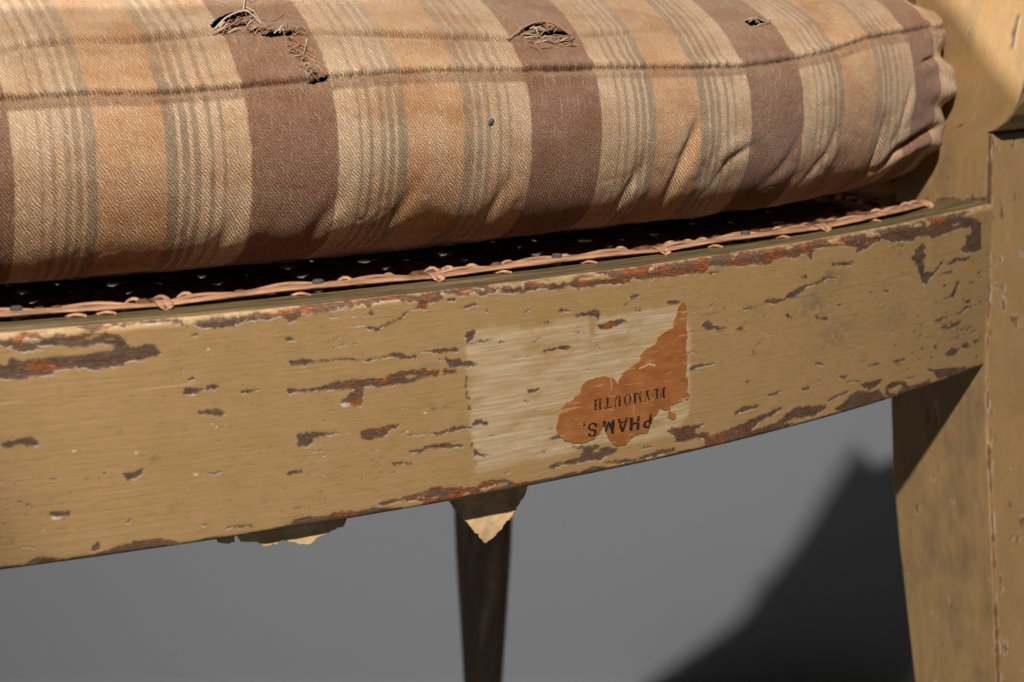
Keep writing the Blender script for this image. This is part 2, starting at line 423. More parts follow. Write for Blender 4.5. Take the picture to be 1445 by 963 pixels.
# ---------------------------------------------------------------- measurements taken along the seat rail, in millimetres
CHIPS=[[(-339.8,54.9),(-338.1,54.7),(-335.9,54.6),(-333.1,55.0),(-328.6,54.1),(-324.6,54.7),(-321.1,54.5),(-316.5,54.5),(-312.3,55.8),(-311.2,55.8),(-310.3,55.0),(-310.7,54.1),(-311.6,53.7),(-310.0,51.8),(-309.6,50.8),(-307.9,50.1),(-306.1,50.5),(-303.5,50.4),(-302.4,49.0),(-301.7,47.8),(-304.1,47.5),(-306.2,47.1),(-309.8,47.2),(-311.2,46.1),(-314.3,46.1),(-318.4,45.7),(-320.4,46.5),(-323.9,46.7),(-326.8,46.6),(-326.9,45.8),(-330.2,45.6),(-333.1,45.3),(-335.3,45.3),(-337.0,45.7),(-340.3,45.8),(-340.1,48.8),(-337.1,48.7),(-335.9,50.4),(-334.0,49.6),(-330.6,49.7),(-326.6,49.9),(-322.6,49.7),(-318.5,49.6),(-315.6,49.9),(-312.8,50.1),(-312.9,51.2),(-316.6,52.0),(-318.1,51.4),(-321.6,51.4),(-323.6,52.0),(-326.1,52.4),(-328.4,51.9),(-331.0,51.7),(-334.1,51.6),(-335.4,52.7),(-337.1,53.4),(-339.8,53.5)],[(-321.1,56.0),(-318.7,56.1),(-312.3,55.8),(-310.3,55.7),(-307.9,55.9),(-304.6,55.8),(-304.7,55.4),(-309.4,55.1),(-310.6,54.4),(-318.3,54.5)],[(-334.2,55.5),(-331.1,55.5),(-328.9,54.8),(-328.6,54.0),(-333.1,54.6)],[(-306.4,55.9),(-300.4,55.6),(-296.0,55.5),(-296.1,54.6),(-300.5,55.0),(-305.6,55.1)],[(-295.9,41.5),(-294.2,41.6),(-294.4,40.8),(-295.7,40.9)],[(-297.2,38.5),(-296.1,39.2),(-292.7,38.8),(-291.5,38.5),(-290.8,39.4),(-288.3,39.1),(-287.9,38.4),(-289.3,38.0),(-292.5,38.2),(-294.0,37.6),(-296.2,37.4),(-297.1,37.9)],[(-283.2,36.6),(-281.8,37.1),(-280.2,37.1),(-278.2,36.9),(-278.2,36.6),(-279.9,36.6),(-280.8,36.0),(-282.8,36.1)],[(-293.8,32.7),(-292.0,33.4),(-289.5,33.1),(-287.3,32.4),(-287.2,31.6),(-289.0,31.4),(-289.9,32.0),(-293.3,32.2)],[(-270.9,42.8),(-269.6,43.0),(-266.6,43.0),(-265.3,42.8),(-263.0,42.3),(-259.9,42.2),(-253.3,42.0),(-253.3,41.4),(-258.3,41.7),(-262.3,41.7),(-265.3,41.9),(-266.3,41.4),(-269.6,41.6),(-270.7,42.2)],[(-269.0,23.9),(-268.5,24.4),(-264.4,24.4),(-262.8,23.8),(-258.0,23.5),(-257.7,22.9),(-260.1,22.9),(-262.8,23.0),(-264.7,22.6),(-264.7,21.7),(-265.7,20.9),(-268.6,21.0),(-269.2,21.9),(-268.7,22.6)],[(-257.1,42.1),(-255.1,42.0),(-251.3,41.1),(-248.5,40.9),(-244.0,41.4),(-243.6,42.1),(-240.4,41.6),(-239.4,40.8),(-236.1,40.5),(-236.0,39.9),(-237.6,39.8),(-240.1,39.8),(-241.5,40.8),(-242.9,40.9),(-245.0,40.7),(-247.8,40.7),(-249.6,40.3),(-251.1,40.6),(-253.0,41.4),(-257.1,41.7)],[(-271.6,35.7),(-270.8,36.3),(-268.5,35.7),(-264.5,35.4),(-262.1,35.6),(-260.6,36.0),(-257.2,36.3),(-253.8,36.3),(-248.6,36.0),(-245.1,35.4),(-243.7,36.6),(-239.8,36.6),(-234.4,36.8),(-232.9,36.5),(-233.3,36.0),(-230.4,35.8),(-227.1,35.9),(-224.7,35.5),(-224.7,34.5),(-227.1,34.4),(-230.4,34.4),(-233.0,34.3),(-236.2,34.1),(-236.6,33.4),(-240.5,33.6),(-244.5,33.5),(-246.9,33.7),(-250.6,34.0),(-251.0,31.7),(-251.9,29.4),(-253.3,29.3),(-254.5,30.2),(-255.3,30.6),(-257.4,30.9),(-255.3,32.4),(-253.2,33.5),(-253.9,33.9),(-257.3,34.2),(-260.7,34.6),(-264.0,34.7),(-268.0,34.8),(-271.0,34.7)],[(-235.2,41.2),(-232.5,41.3),(-230.3,41.4),(-227.0,41.3),(-224.1,41.0),(-224.1,39.8),(-227.0,40.3),(-230.0,40.1),(-231.8,40.4),(-232.2,40.8)],[(-228.1,38.8),(-226.7,38.3),(-223.7,38.0),(-223.0,37.2),(-221.5,37.2),(-219.9,37.3),(-219.6,36.4),(-218.1,35.9),(-218.4,35.4),(-221.5,35.8),(-224.5,36.0),(-226.7,36.0),(-227.1,37.0),(-228.2,37.8)],[(-222.0,33.4),(-221.5,33.3),(-221.4,31.6),(-221.7,29.9),(-222.1,30.0)],[(-221.9,29.3),(-221.5,29.2),(-221.3,27.5),(-220.8,26.8),(-221.9,26.9)],[(-221.7,25.4),(-220.4,25.0),(-220.4,24.1),(-221.5,24.2)],[(-252.2,22.3),(-251.5,23.1),(-247.8,23.1),(-245.7,22.9),(-244.6,23.5),(-241.4,23.1),(-241.6,22.2),(-244.3,21.7),(-245.7,20.4),(-249.3,20.1),(-251.7,20.9)],[(-239.9,20.1),(-237.1,20.0),(-233.1,19.8),(-233.1,19.5),(-236.4,19.6),(-238.6,19.6)],[(-232.6,19.6),(-229.1,19.6),(-226.1,20.0),(-223.1,20.2),(-220.4,19.5),(-220.4,19.2),(-223.1,19.2),(-226.5,18.9),(-230.6,18.5),(-231.7,19.0)],[(-220.4,20.6),(-219.3,21.0),(-217.4,21.0),(-215.1,19.8),(-215.8,19.3),(-218.1,19.8),(-220.0,19.8)],[(-238.7,15.7),(-237.9,15.9),(-234.7,15.8),(-233.2,16.6),(-230.6,16.4),(-227.2,16.2),(-226.1,15.4),(-222.7,15.1),(-222.9,14.6),(-226.1,14.7),(-229.9,15.3),(-232.8,15.4),(-234.7,15.2),(-235.8,14.8),(-238.3,15.1)],[(-219.9,13.3),(-218.9,12.8),(-218.0,11.9),(-215.9,11.6),(-216.6,11.1),(-218.6,11.5),(-219.8,11.3)],[(-220.8,14.8),(-220.1,14.9),(-219.9,14.0),(-220.5,14.0)],[(-243.7,13.3),(-241.9,13.5),(-240.5,13.3),(-240.1,12.9),(-237.6,12.4),(-237.8,12.0),(-240.5,12.5),(-243.0,12.7)],[(-219.4,10.0),(-219.1,10.0),(-219.1,8.6),(-219.4,8.7)],[(-258.0,2.7),(-255.9,2.3),(-253.5,1.4),(-252.5,0.8),(-256.0,0.5),(-258.1,0.6)],[(-247.7,3.3),(-242.1,3.7),(-238.1,3.9),(-233.3,4.3),(-232.6,5.1),(-230.7,5.1),(-229.2,4.3),(-225.5,4.1),(-219.0,3.0),(-217.8,4.1),(-214.7,4.1),(-210.4,3.9),(-208.8,3.1),(-207.2,1.9),(-204.2,1.6),(-204.2,0.2),(-210.0,0.5),(-219.4,0.6),(-225.5,0.6),(-233.0,0.5),(-235.2,0.5),(-234.5,1.7),(-238.1,2.3),(-241.7,2.9),(-243.2,2.5),(-247.1,2.6)],[(-339.3,30.6),(-337.9,31.1),(-335.3,31.3),(-332.8,31.5),(-331.9,30.9),(-330.9,29.9),(-331.2,29.1),(-333.2,29.2),(-335.1,29.9),(-336.9,29.4),(-338.8,29.5)],[(-312.2,20.0),(-309.9,20.0),(-308.1,20.7),(-307.3,20.3),(-307.7,19.3),(-310.0,18.3),(-311.2,18.3),(-312.1,19.2)],[(-329.8,12.8),(-328.4,12.9),(-324.9,12.5),(-325.1,11.6),(-327.0,11.5),(-329.3,12.0)],[(-312.2,8.2),(-311.2,8.7),(-311.0,8.0),(-311.7,7.7)],[(-292.0,17.5),(-291.1,17.8),(-288.5,17.6),(-288.7,17.1),(-291.4,17.2)],[(-272.4,14.8),(-271.1,15.1),(-267.9,14.9),(-267.9,14.1),(-269.8,14.2),(-272.1,14.3)],[(-293.8,5.0),(-292.0,4.9),(-292.2,4.5),(-293.6,4.6)],[(-288.1,3.3),(-286.8,3.6),(-281.0,2.9),(-281.0,2.5),(-284.9,2.8),(-287.8,2.9)],[(-271.8,1.7),(-268.7,2.7),(-265.0,2.4),(-262.0,2.1),(-259.2,2.7),(-255.7,2.6),(-254.2,1.9),(-254.2,0.2),(-259.2,0.7),(-265.1,0.6),(-269.5,0.8),(-272.8,0.8),(-273.5,1.3)],[(-299.4,55.0),(-293.7,54.1),(-290.5,54.9),(-287.1,55.0),(-282.7,54.8),(-279.5,55.1),(-277.0,55.4),(-274.4,54.9),(-271.8,55.1),(-267.9,55.3),(-264.6,56.1),(-261.6,56.0),(-257.9,55.8),(-253.0,55.9),(-253.0,54.5),(-258.6,54.3),(-262.0,54.0),(-266.6,54.1),(-268.0,53.3),(-269.3,52.2),(-270.6,53.2),(-272.5,53.9),(-276.4,53.7),(-280.9,54.0),(-282.8,53.4),(-286.0,52.7),(-290.3,53.1),(-292.5,53.5)],[(-294.7,51.9),(-293.0,52.4),(-292.8,51.7),(-294.4,51.7)],[(-271.9,48.6),(-270.4,48.9),(-268.4,48.0),(-270.7,47.8)],[(-256.8,55.8),(-252.4,55.7),(-246.5,55.9),(-240.6,55.8),(-235.2,55.8),(-232.3,55.8),(-226.9,55.6),(-221.3,55.8),(-218.0,56.2),(-214.6,55.8),(-213.8,55.1),(-205.3,54.7),(-204.3,53.7),(-204.3,53.2),(-209.2,53.6),(-213.8,54.4),(-217.2,53.6),(-219.1,54.5),(-223.2,54.2),(-225.1,53.3),(-227.3,53.7),(-227.6,54.5),(-230.2,53.6),(-232.7,53.6),(-232.8,52.1),(-235.3,52.2),(-236.0,53.1),(-235.4,54.0),(-239.5,54.4),(-243.7,54.5),(-246.9,54.8),(-249.0,54.1),(-247.6,52.7),(-248.0,52.2),(-250.4,52.3),(-248.6,53.3),(-250.2,54.5),(-253.4,54.4),(-256.8,54.2)],[(-250.4,49.1),(-248.4,49.2),(-246.6,48.7),(-244.9,49.5),(-241.7,50.4),(-238.8,51.9),(-236.0,52.8),(-235.1,52.2),(-237.4,52.3),(-238.9,51.1),(-240.6,50.2),(-243.8,49.2),(-247.0,47.9)],[(-223.0,51.2),(-221.7,51.9),(-219.1,52.3),(-217.8,51.7),(-219.9,51.4),(-221.9,50.9)],[(-216.1,50.0),(-215.0,50.2),(-215.7,49.4)],[(-222.2,45.0),(-219.2,45.0),(-219.3,43.8),(-220.1,42.6),(-221.4,41.5),(-222.0,43.1)],[(-220.7,42.0),(-217.3,42.1),(-214.2,42.0),(-214.2,41.6),(-216.9,41.7),(-220.7,41.7)],[(-212.1,41.1),(-210.6,41.0),(-210.6,40.6),(-212.1,40.8)],[(-255.5,53.0),(-254.8,52.9),(-254.5,52.3),(-255.5,52.3)],[(-204.3,56.0),(-202.7,55.6),(-199.6,55.1),(-195.6,54.4),(-190.3,54.5),(-186.6,55.3),(-182.4,55.4),(-178.2,55.8),(-173.9,55.7),(-168.7,56.0),(-163.3,56.1),(-160.2,54.9),(-154.2,55.5),(-148.6,55.4),(-141.7,55.7),(-141.6,51.9),(-148.5,52.1),(-158.7,52.2),(-166.8,52.8),(-172.1,52.1),(-181.5,52.7),(-187.0,52.4),(-190.3,52.8),(-195.6,53.0),(-198.0,53.8),(-204.3,53.4)],[(-203.9,48.7),(-202.5,48.5),(-202.5,48.0),(-203.9,48.2)],[(-193.9,47.2),(-192.7,47.7),(-189.8,47.2),(-190.2,46.8),(-192.7,46.9)],[(-170.5,48.3),(-169.4,48.8),(-167.0,48.4),(-167.4,47.7),(-169.4,47.6)],[(-199.3,44.9),(-196.7,44.9),(-196.9,44.3),(-198.3,44.4)],[(-188.5,45.2),(-187.3,45.7),(-184.0,46.0),(-180.4,45.9),(-179.9,44.5),(-180.1,43.5),(-180.7,42.1),(-181.2,43.6),(-182.3,44.4),(-184.0,44.8),(-187.3,44.9)],[(-181.2,42.0),(-178.8,41.9),(-175.8,42.6),(-171.5,42.1),(-171.0,41.5),(-173.6,41.1),(-175.4,40.4),(-177.5,40.1),(-180.1,40.6)],[(-172.4,46.5),(-170.7,46.5),(-170.5,46.2),(-172.0,46.2)],[(-168.0,44.4),(-166.0,44.5),(-166.0,44.1),(-167.5,44.1)],[(-156.7,45.9),(-151.9,45.0),(-152.3,44.1),(-154.9,44.3),(-156.7,44.8)],[(-201.9,40.1),(-199.1,40.4),(-199.1,40.2),(-201.1,39.7)],[(-198.5,37.1),(-195.5,37.2),(-193.0,37.6),(-188.3,36.8),(-190.5,36.4),(-194.2,36.7),(-198.3,36.4)],[(-188.1,42.0),(-187.3,42.2),(-187.1,41.9)],[(-188.5,40.8),(-186.4,40.6),(-186.4,40.3),(-188.5,40.6)],[(-182.7,31.9),(-180.8,32.0),(-181.9,31.5)],[(-143.8,36.7),(-142.4,37.9),(-141.1,38.0),(-139.9,36.9),(-141.1,35.2),(-142.8,36.2)],[(-148.2,25.2),(-144.9,25.8),(-141.0,25.6),(-138.0,25.3),(-140.7,24.8),(-144.4,24.8),(-147.7,24.3)],[(-204.3,36.4),(-203.1,36.3),(-203.1,36.0),(-204.3,36.2)],[(-203.7,27.2),(-201.9,27.2),(-199.9,27.2),(-199.1,26.8),(-200.7,26.0),(-202.7,26.2)],[(-204.3,24.4),(-202.7,24.2),(-202.7,23.7),(-204.3,24.0)],[(-196.6,15.2),(-195.5,15.5),(-195.7,14.9)],[(-197.4,12.3),(-195.3,12.9),(-193.7,13.3),(-192.0,12.2),(-194.5,12.0)],[(-200.0,9.2),(-198.2,9.4),(-196.5,9.0),(-199.8,9.1)],[(-189.0,9.6),(-187.4,8.8),(-186.1,8.9),(-179.2,8.1),(-180.1,7.4),(-177.5,7.1),(-173.3,6.2),(-173.9,5.1),(-177.0,4.5),(-179.2,3.8),(-183.5,4.2),(-187.7,4.2),(-191.9,4.7),(-194.8,3.9),(-196.5,4.4),(-196.1,5.2),(-190.7,5.5),(-186.1,6.0),(-184.8,7.6),(-188.6,9.0)],[(-155.8,8.1),(-154.4,8.8),(-147.2,8.3),(-141.4,7.9),(-144.8,6.8),(-145.2,5.7),(-140.0,5.2),(-140.0,3.5),(-144.7,4.3),(-149.0,3.7),(-152.4,4.3),(-152.9,5.9),(-154.8,7.4)],[(-165.2,4.9),(-161.3,4.9),(-161.3,4.4),(-164.5,4.4)],[(-161.2,2.7),(-158.9,3.2),(-152.8,2.7),(-152.8,1.8),(-158.4,1.7),(-163.5,1.4),(-167.6,1.4),(-173.0,1.6),(-179.1,3.1),(-173.0,2.9),(-169.0,2.5),(-166.7,1.8)],[(-166.3,5.6),(-165.6,6.1),(-166.1,5.0)],[(-147.8,55.5),(-144.6,55.6),(-138.9,55.9),(-132.6,56.1),(-123.6,55.3),(-115.1,55.3),(-108.3,55.4),(-101.2,55.3),(-97.9,55.8),(-91.5,55.6),(-86.5,55.2),(-81.8,55.5),(-81.6,52.5),(-84.8,53.2),(-91.9,53.5),(-97.2,53.2),(-100.1,51.9),(-102.0,52.5),(-106.7,52.0),(-110.4,52.6),(-115.4,52.4),(-117.6,51.1),(-123.4,51.8),(-128.2,52.1),(-137.1,53.1),(-142.1,53.6),(-143.1,51.9),(-147.7,52.0)],[(-143.1,51.9),(-140.8,52.1),(-137.3,51.5),(-140.8,51.0)],[(-101.5,52.4),(-99.3,52.1),(-99.0,50.5),(-100.5,50.8)],[(-104.2,45.6),(-102.6,46.2),(-100.9,45.9),(-100.9,45.1)],[(-119.6,40.6),(-117.6,41.3),(-110.7,40.3),(-109.6,41.6),(-106.6,42.1),(-104.8,42.8),(-101.5,43.3),(-96.2,43.6),(-93.3,44.7),(-87.2,43.8),(-87.7,43.3),(-91.8,43.7),(-95.7,42.9),(-101.0,42.6),(-102.3,41.5),(-105.2,40.9),(-106.1,40.0),(-109.8,40.1),(-114.8,39.3),(-118.9,40.2)],[(-90.3,48.3),(-87.0,48.2),(-81.3,47.5),(-81.2,46.5),(-86.4,47.0),(-90.0,47.7)],[(-127.9,39.8),(-125.5,39.9),(-122.4,39.3),(-124.6,39.0),(-127.5,39.2)],[(-110.0,35.6),(-109.1,35.8),(-107.4,34.5),(-109.0,34.1)],[(-143.8,36.7),(-142.6,37.9),(-140.8,37.7),(-138.8,35.9),(-135.2,35.5),(-133.9,34.7),(-137.3,35.0),(-141.1,35.2)],[(-130.3,33.8),(-128.4,34.4),(-127.5,33.8),(-127.7,33.2)],[(-97.8,33.2),(-90.5,31.8),(-91.0,31.1),(-95.0,31.9)],[(-86.4,35.0),(-84.9,35.1),(-85.1,34.3)],[(-141.5,41.8),(-140.1,42.6),(-138.5,43.0),(-139.7,42.2)],[(-135.2,41.3),(-134.9,41.3),(-134.9,39.9),(-135.2,39.9)],[(-89.5,55.6),(-80.8,55.2),(-72.9,55.0),(-64.7,55.2),(-56.3,55.4),(-47.4,55.3),(-38.3,56.0),(-29.9,55.3),(-25.3,55.6),(-14.3,55.2),(-19.8,54.1),(-11.9,52.7),(-7.7,50.6),(-7.4,45.6),(-6.3,41.8),(-10.6,41.3),(-17.7,42.0),(-21.3,43.6),(-18.0,44.4),(-16.8,46.5),(-19.1,47.9),(-14.2,47.6),(-14.4,50.2),(-22.8,50.7),(-31.3,50.0),(-37.7,49.4),(-40.9,50.6),(-47.7,51.2),(-48.8,50.2),(-54.7,50.7),(-60.5,50.9),(-65.1,52.4),(-69.5,52.2),(-72.6,50.9),(-78.9,50.0),(-78.5,51.8),(-85.3,53.1),(-89.4,53.8)],[(-48.5,46.7),(-43.8,48.7),(-41.5,47.2),(-43.5,45.9),(-40.9,44.3),(-43.3,43.0),(-41.5,41.0),(-42.0,39.0),(-36.6,38.4),(-33.0,40.5),(-31.1,41.7),(-31.3,40.3),(-34.7,38.3),(-36.5,37.2),(-38.9,36.3),(-40.0,34.9),(-42.6,35.4),(-44.7,39.0),(-47.6,43.3),(-50.1,44.6),(-47.8,45.7)],[(-29.6,39.7),(-26.4,40.3),(-23.2,41.5),(-18.2,40.3),(-13.0,40.2),(-15.3,39.1),(-22.3,39.9),(-25.6,39.3)],[(-33.2,36.7),(-30.0,37.3),(-25.4,37.7),(-24.6,36.3),(-29.3,36.8)],[(-32.7,28.6),(-26.5,28.5),(-24.0,30.3),(-21.6,33.2),(-19.8,32.5),(-21.9,30.0),(-23.1,28.0),(-29.1,28.2)],[(-14.8,31.6),(-10.9,31.5),(-11.5,30.7)],[(-88.0,47.9),(-83.4,48.0),(-78.7,47.4),(-81.3,46.9),(-87.5,47.1)],[(-16.6,25.5),(-11.6,25.6),(-12.2,24.8),(-15.1,24.5)],[(-55.8,49.5),(-54.3,49.1),(-55.1,48.7)],[(-86.7,35.3),(-84.9,35.0),(-85.6,34.5)],[(-9.0,33.8),(-6.9,34.6),(-6.7,33.5)],[(-18.4,23.2),(-15.0,23.7),(-10.6,23.2),(-15.5,22.2)],[(-25.2,22.1),(-19.7,22.5),(-14.8,22.1),(-20.3,21.7)],[(-36.3,21.8),(-31.2,22.4),(-25.8,22.3),(-31.0,21.1)],[(-28.1,17.9),(-22.8,19.2),(-15.9,19.1),(-19.9,17.6)],[(-126.1,17.7),(-123.7,17.9),(-124.5,17.0)],[(-116.5,12.3),(-111.1,12.7),(-111.5,11.9),(-115.6,11.4)],[(-130.5,9.4),(-126.2,10.4),(-119.3,9.8),(-121.3,9.1),(-129.3,8.7)],[(-96.2,18.5),(-93.5,18.4),(-91.2,17.4),(-93.4,17.3)],[(-85.3,12.4),(-83.0,12.5),(-79.6,12.0),(-81.0,11.3),(-84.3,11.8)],[(-80.9,10.4),(-73.1,9.3),(-73.1,8.8),(-79.9,9.8)],[(-102.0,11.7),(-97.8,11.8),(-98.4,10.9),(-101.1,11.0)],[(-70.4,13.2),(-66.5,14.0),(-63.8,13.2),(-66.4,12.8),(-69.9,12.7)],[(-90.0,5.8),(-86.4,6.7),(-78.8,7.2),(-78.8,6.8),(-84.4,6.1),(-89.1,5.5)],[(-141.5,3.7),(-135.4,4.3),(-128.4,5.2),(-122.8,5.9),(-117.1,6.7),(-110.4,7.7),(-110.0,7.0),(-113.7,5.8),(-119.5,4.5),(-123.0,2.4),(-116.9,2.8),(-111.9,3.1),(-107.7,5.1),(-104.3,6.3),(-98.6,5.7),(-89.9,4.3),(-89.9,3.3),(-96.1,2.0),(-101.5,2.4),(-105.0,3.1),(-109.3,2.0),(-102.3,1.4),(-107.5,0.8),(-124.2,0.6),(-131.4,1.6),(-141.4,-0.1)],[(-86.1,2.6),(-81.4,3.6),(-78.7,5.6),(-74.8,6.2),(-67.8,4.6),(-63.7,4.8),(-60.4,1.6),(-58.2,0.5),(-65.4,-0.0),(-74.4,0.1),(-81.2,0.5)],[(-74.0,8.2),(-61.9,7.9),(-62.8,6.8),(-65.8,5.8),(-67.8,5.2),(-71.9,6.6)],[(-60.1,5.1),(-56.5,5.7),(-49.9,4.8),(-47.6,2.7),(-39.7,2.5),(-35.0,2.3),(-34.8,0.2),(-42.9,0.5),(-58.2,0.9),(-60.4,2.2)],[(-39.0,6.9),(-31.8,5.3),(-20.7,3.8),(-10.1,1.8),(-0.6,0.9),(-3.2,0.1),(-20.4,1.1),(-30.2,1.7),(-32.9,4.2)],[(-26.8,9.6),(-22.7,10.9),(-17.5,9.3),(-21.1,7.6),(-25.5,8.4)],[(-17.0,10.5),(-12.5,11.0),(-10.9,8.7),(-14.9,9.1)],[(-57.1,12.8),(-50.6,12.5),(-50.5,11.6),(-57.0,12.0)],[(-43.8,10.8),(-41.0,10.8),(-43.8,10.4)],[(-62.2,11.8),(-58.5,11.3),(-61.1,11.3)],[(-9.2,11.1),(-3.0,10.0),(-8.5,10.2)],[(-94.5,13.1),(-93.2,13.1),(-93.6,12.3)],[(-317.1,1.6),(-310.9,3.0),(-305.8,3.0),(-301.3,2.1),(-299.6,1.0),(-303.1,0.6),(-311.0,0.3),(-316.1,0.5)],[(-336.1,1.4),(-333.4,2.5),(-331.3,2.2),(-331.9,1.4),(-335.1,1.0)],[(-320.9,2.4),(-318.9,4.5),(-318.2,2.6),(-319.9,2.0)]]
ISLANDS=[[(-239.6,35.3),(-237.7,35.6),(-236.2,35.1),(-236.9,34.7),(-239.1,34.9)],[(-230.0,34.8),(-228.9,35.2),(-227.8,34.8),(-228.9,34.5)],[(-236.7,3.0),(-234.6,3.1),(-234.6,2.5),(-236.3,2.5)],[(-232.2,2.2),(-230.7,2.5),(-230.6,1.8),(-231.9,1.8)],[(-217.8,2.3),(-213.9,2.4),(-209.2,2.5),(-209.2,1.7),(-213.9,1.5),(-217.5,1.4)],[(-223.2,1.6),(-220.9,1.8),(-220.5,1.2),(-223.2,1.1)],[(-181.6,54.9),(-178.2,54.9),(-175.6,54.1),(-178.1,53.9),(-181.5,54.1)],[(-182.2,6.7),(-179.2,7.2),(-180.1,6.1)],[(-58.4,3.5),(-51.5,4.1),(-50.9,2.7),(-54.0,1.7),(-58.3,2.2)],[(-332.2,53.9),(-330.6,54.3),(-328.6,53.9),(-329.2,53.5),(-331.8,53.4)]]
WHITES=[(-294.8,17.6,0.6),(-328.0,11.4,1.1),(-323.2,26.9,0.5),(-308.9,24.7,0.5),(-290.5,48.0,0.4),(-289.2,28.7,0.0),(-294.5,37.4,0.9),(-256.0,30.1,1.1),(-293.2,4.3,0.7),(-233.9,25.1,0.6),(-239.0,20.8,0.4)]
RUSTS=[(-320.7,56.0,2.5),(-314.3,54.8,1.6),(-332.7,54.6,1.9),(-330.4,48.3,1.6),(-327.6,47.2,1.4),(-266.1,55.3,4.1),(-272.5,54.2,1.8),(-253.0,55.6,3.4),(-245.3,55.5,3.8),(-235.5,55.3,3.2),(-233.6,53.2,1.8),(-217.2,55.8,2.6),(-221.3,55.5,1.6),(-198.8,54.8,2.2),(-184.1,53.9,2.9),(-171.0,55.2,3.9),(-164.4,54.3,3.5),(-156.1,53.8,5.2),(-141.6,53.2,5.9),(-130.7,53.5,5.7),(-119.3,53.4,5.9),(-107.4,53.3,5.6),(-88.4,53.6,4.7),(-37.2,55.5,5.1),(-71.4,55.1,3.6),(-92.7,44.3,3.3),(-256.1,2.4,2.3),(-234.2,2.1,3.3),(-225.9,2.3,3.4),(-217.4,2.2,3.0),(-242.3,2.4,2.0),(-303.5,1.0,2.4),(-255.4,34.9,1.7),(-253.5,31.0,2.3),(-231.8,34.9,2.9),(-245.7,35.9,1.8),(-245.6,40.9,1.5),(-245.0,21.6,2.4),(-225.6,36.0,1.6),(-72.3,-6.4,5.1),(-176.8,40.5,1.7),(-173.7,1.7,2.4),(-134.4,2.1,5.2),(-154.9,8.8,2.6),(-213.1,2.1,3.6),(-208.7,1.7,2.2),(-321.5,56.6,1.9)]
GRIMES=[(-97.1,36.3,7.2,0.5),(-86.6,26.5,8.6,0.4),(-48.9,52.4,4.8,0.2),(-232.8,36.7,2.1,0.5),(-305.1,23.3,2.7,0.4),(-299.7,9.7,2.1,0.45),(-328.6,15.9,1.1,0.45),(-312.3,30.3,1.0,0.4),(-58.3,26.5,7.8,0.25),(-56.2,47.7,4.6,0.3),(-233.9,27.5,1.6,0.3),(-91.1,45.1,2.6,0.6),(-87.7,43.0,4.7,0.35),(-26.9,-4.9,14.0,0.25),(-20.1,15.5,11.9,0.25),(-167.1,40.9,2.5,0.2),(-227.8,25.7,1.1,0.7),(-231.5,25.9,0.9,0.6),(-305.0,43.2,0.7,0.8),(-185.9,6.8,1.9,0.2),(-172.3,60.0,1.9,0.2),(-269.4,2.1,2.6,0.35),(-276.6,8.7,1.8,0.2),(-178.4,-15.8,2.5,0.2)]
GHOST=[(-222.0,45.0),(-213.0,45.1),(-199.9,43.5),(-190.9,44.8),(-179.2,43.9),(-167.1,43.8),(-151.4,44.3),(-147.7,35.3),(-147.5,16.8),(-147.8,11.7),(-153.5,7.1),(-166.4,6.6),(-178.7,8.7),(-190.6,7.6),(-204.2,7.5),(-219.3,6.8),(-220.7,20.0),(-221.5,31.5)]
UNGHOST=[[(-183.7,44.4),(-181.2,44.1),(-181.4,41.5),(-182.0,38.8),(-183.5,39.3)]]
LABEL=[(-151.1,44.5),(-152.8,43.6),(-153.2,41.2),(-154.3,39.9),(-154.5,37.7),(-156.5,37.3),(-159.9,35.9),(-160.6,34.2),(-164.2,32.9),(-166.0,31.7),(-166.1,30.1),(-169.9,28.3),(-172.1,27.5),(-172.9,26.4),(-172.5,27.1),(-173.4,25.6),(-173.8,24.6),(-174.5,25.6),(-175.6,26.6),(-178.6,27.4),(-181.2,27.4),(-184.2,27.0),(-185.8,26.0),(-186.7,23.6),(-188.1,23.3),(-189.6,21.9),(-190.0,21.6),(-190.6,22.0),(-192.5,20.6),(-193.3,18.9),(-194.3,15.2),(-193.7,13.3),(-191.6,11.6),(-189.1,10.3),(-186.1,9.6),(-184.0,9.6),(-181.0,10.4),(-179.5,12.0),(-178.4,13.3),(-177.5,11.5),(-177.1,10.0),(-175.3,7.9),(-173.5,6.8),(-170.8,6.8),(-169.1,8.1),(-167.3,8.9),(-163.2,8.8),(-162.5,9.8),(-161.9,11.5),(-161.2,13.0),(-159.6,13.7),(-158.8,15.4),(-157.3,14.6),(-155.5,14.1),(-155.9,12.2),(-154.0,11.1),(-152.6,11.8),(-153.1,12.8),(-155.0,14.1),(-154.6,15.5),(-150.8,16.0),(-149.9,17.3),(-148.9,16.0),(-148.0,16.4),(-147.8,17.7),(-149.0,18.7),(-148.3,20.4),(-148.9,23.1),(-149.3,22.7),(-149.0,28.6),(-149.6,32.3),(-149.0,35.2),(-149.8,37.5),(-149.4,40.3),(-149.7,43.3),(-150.7,44.3)]
TXT={'ply':[(-156.7,21.1),(-181.9,21.2),(-157.0,18.1)],'pha':[(-161.5,14.1),(-185.5,15.0),(-161.4,10.7)]}
SEAMZ=[(-339.3,50.7),(-329.9,50.7),(-309.5,51.3),(-294.3,50.7),(-274.0,51.3),(-253.6,52.1),(-242.0,52.9),(-221.8,53.0),(-191.5,52.2),(-165.4,51.7),(-147.6,51.1),(-131.4,50.4),(-111.3,49.9),(-89.6,51.0),(-70.8,52.5),(-52.8,55.9),(-16.9,57.6)]
USEAMZ=[(-336.5,60.7),(-326.9,61.1),(-317.0,62.5),(-306.9,62.9),(-296.7,62.3),(-275.3,63.9),(-256.7,63.1),(-237.2,62.5),(-207.9,60.8),(-190.0,59.7),(-168.6,60.2),(-145.6,60.4),(-117.9,63.0),(-87.2,66.3)]
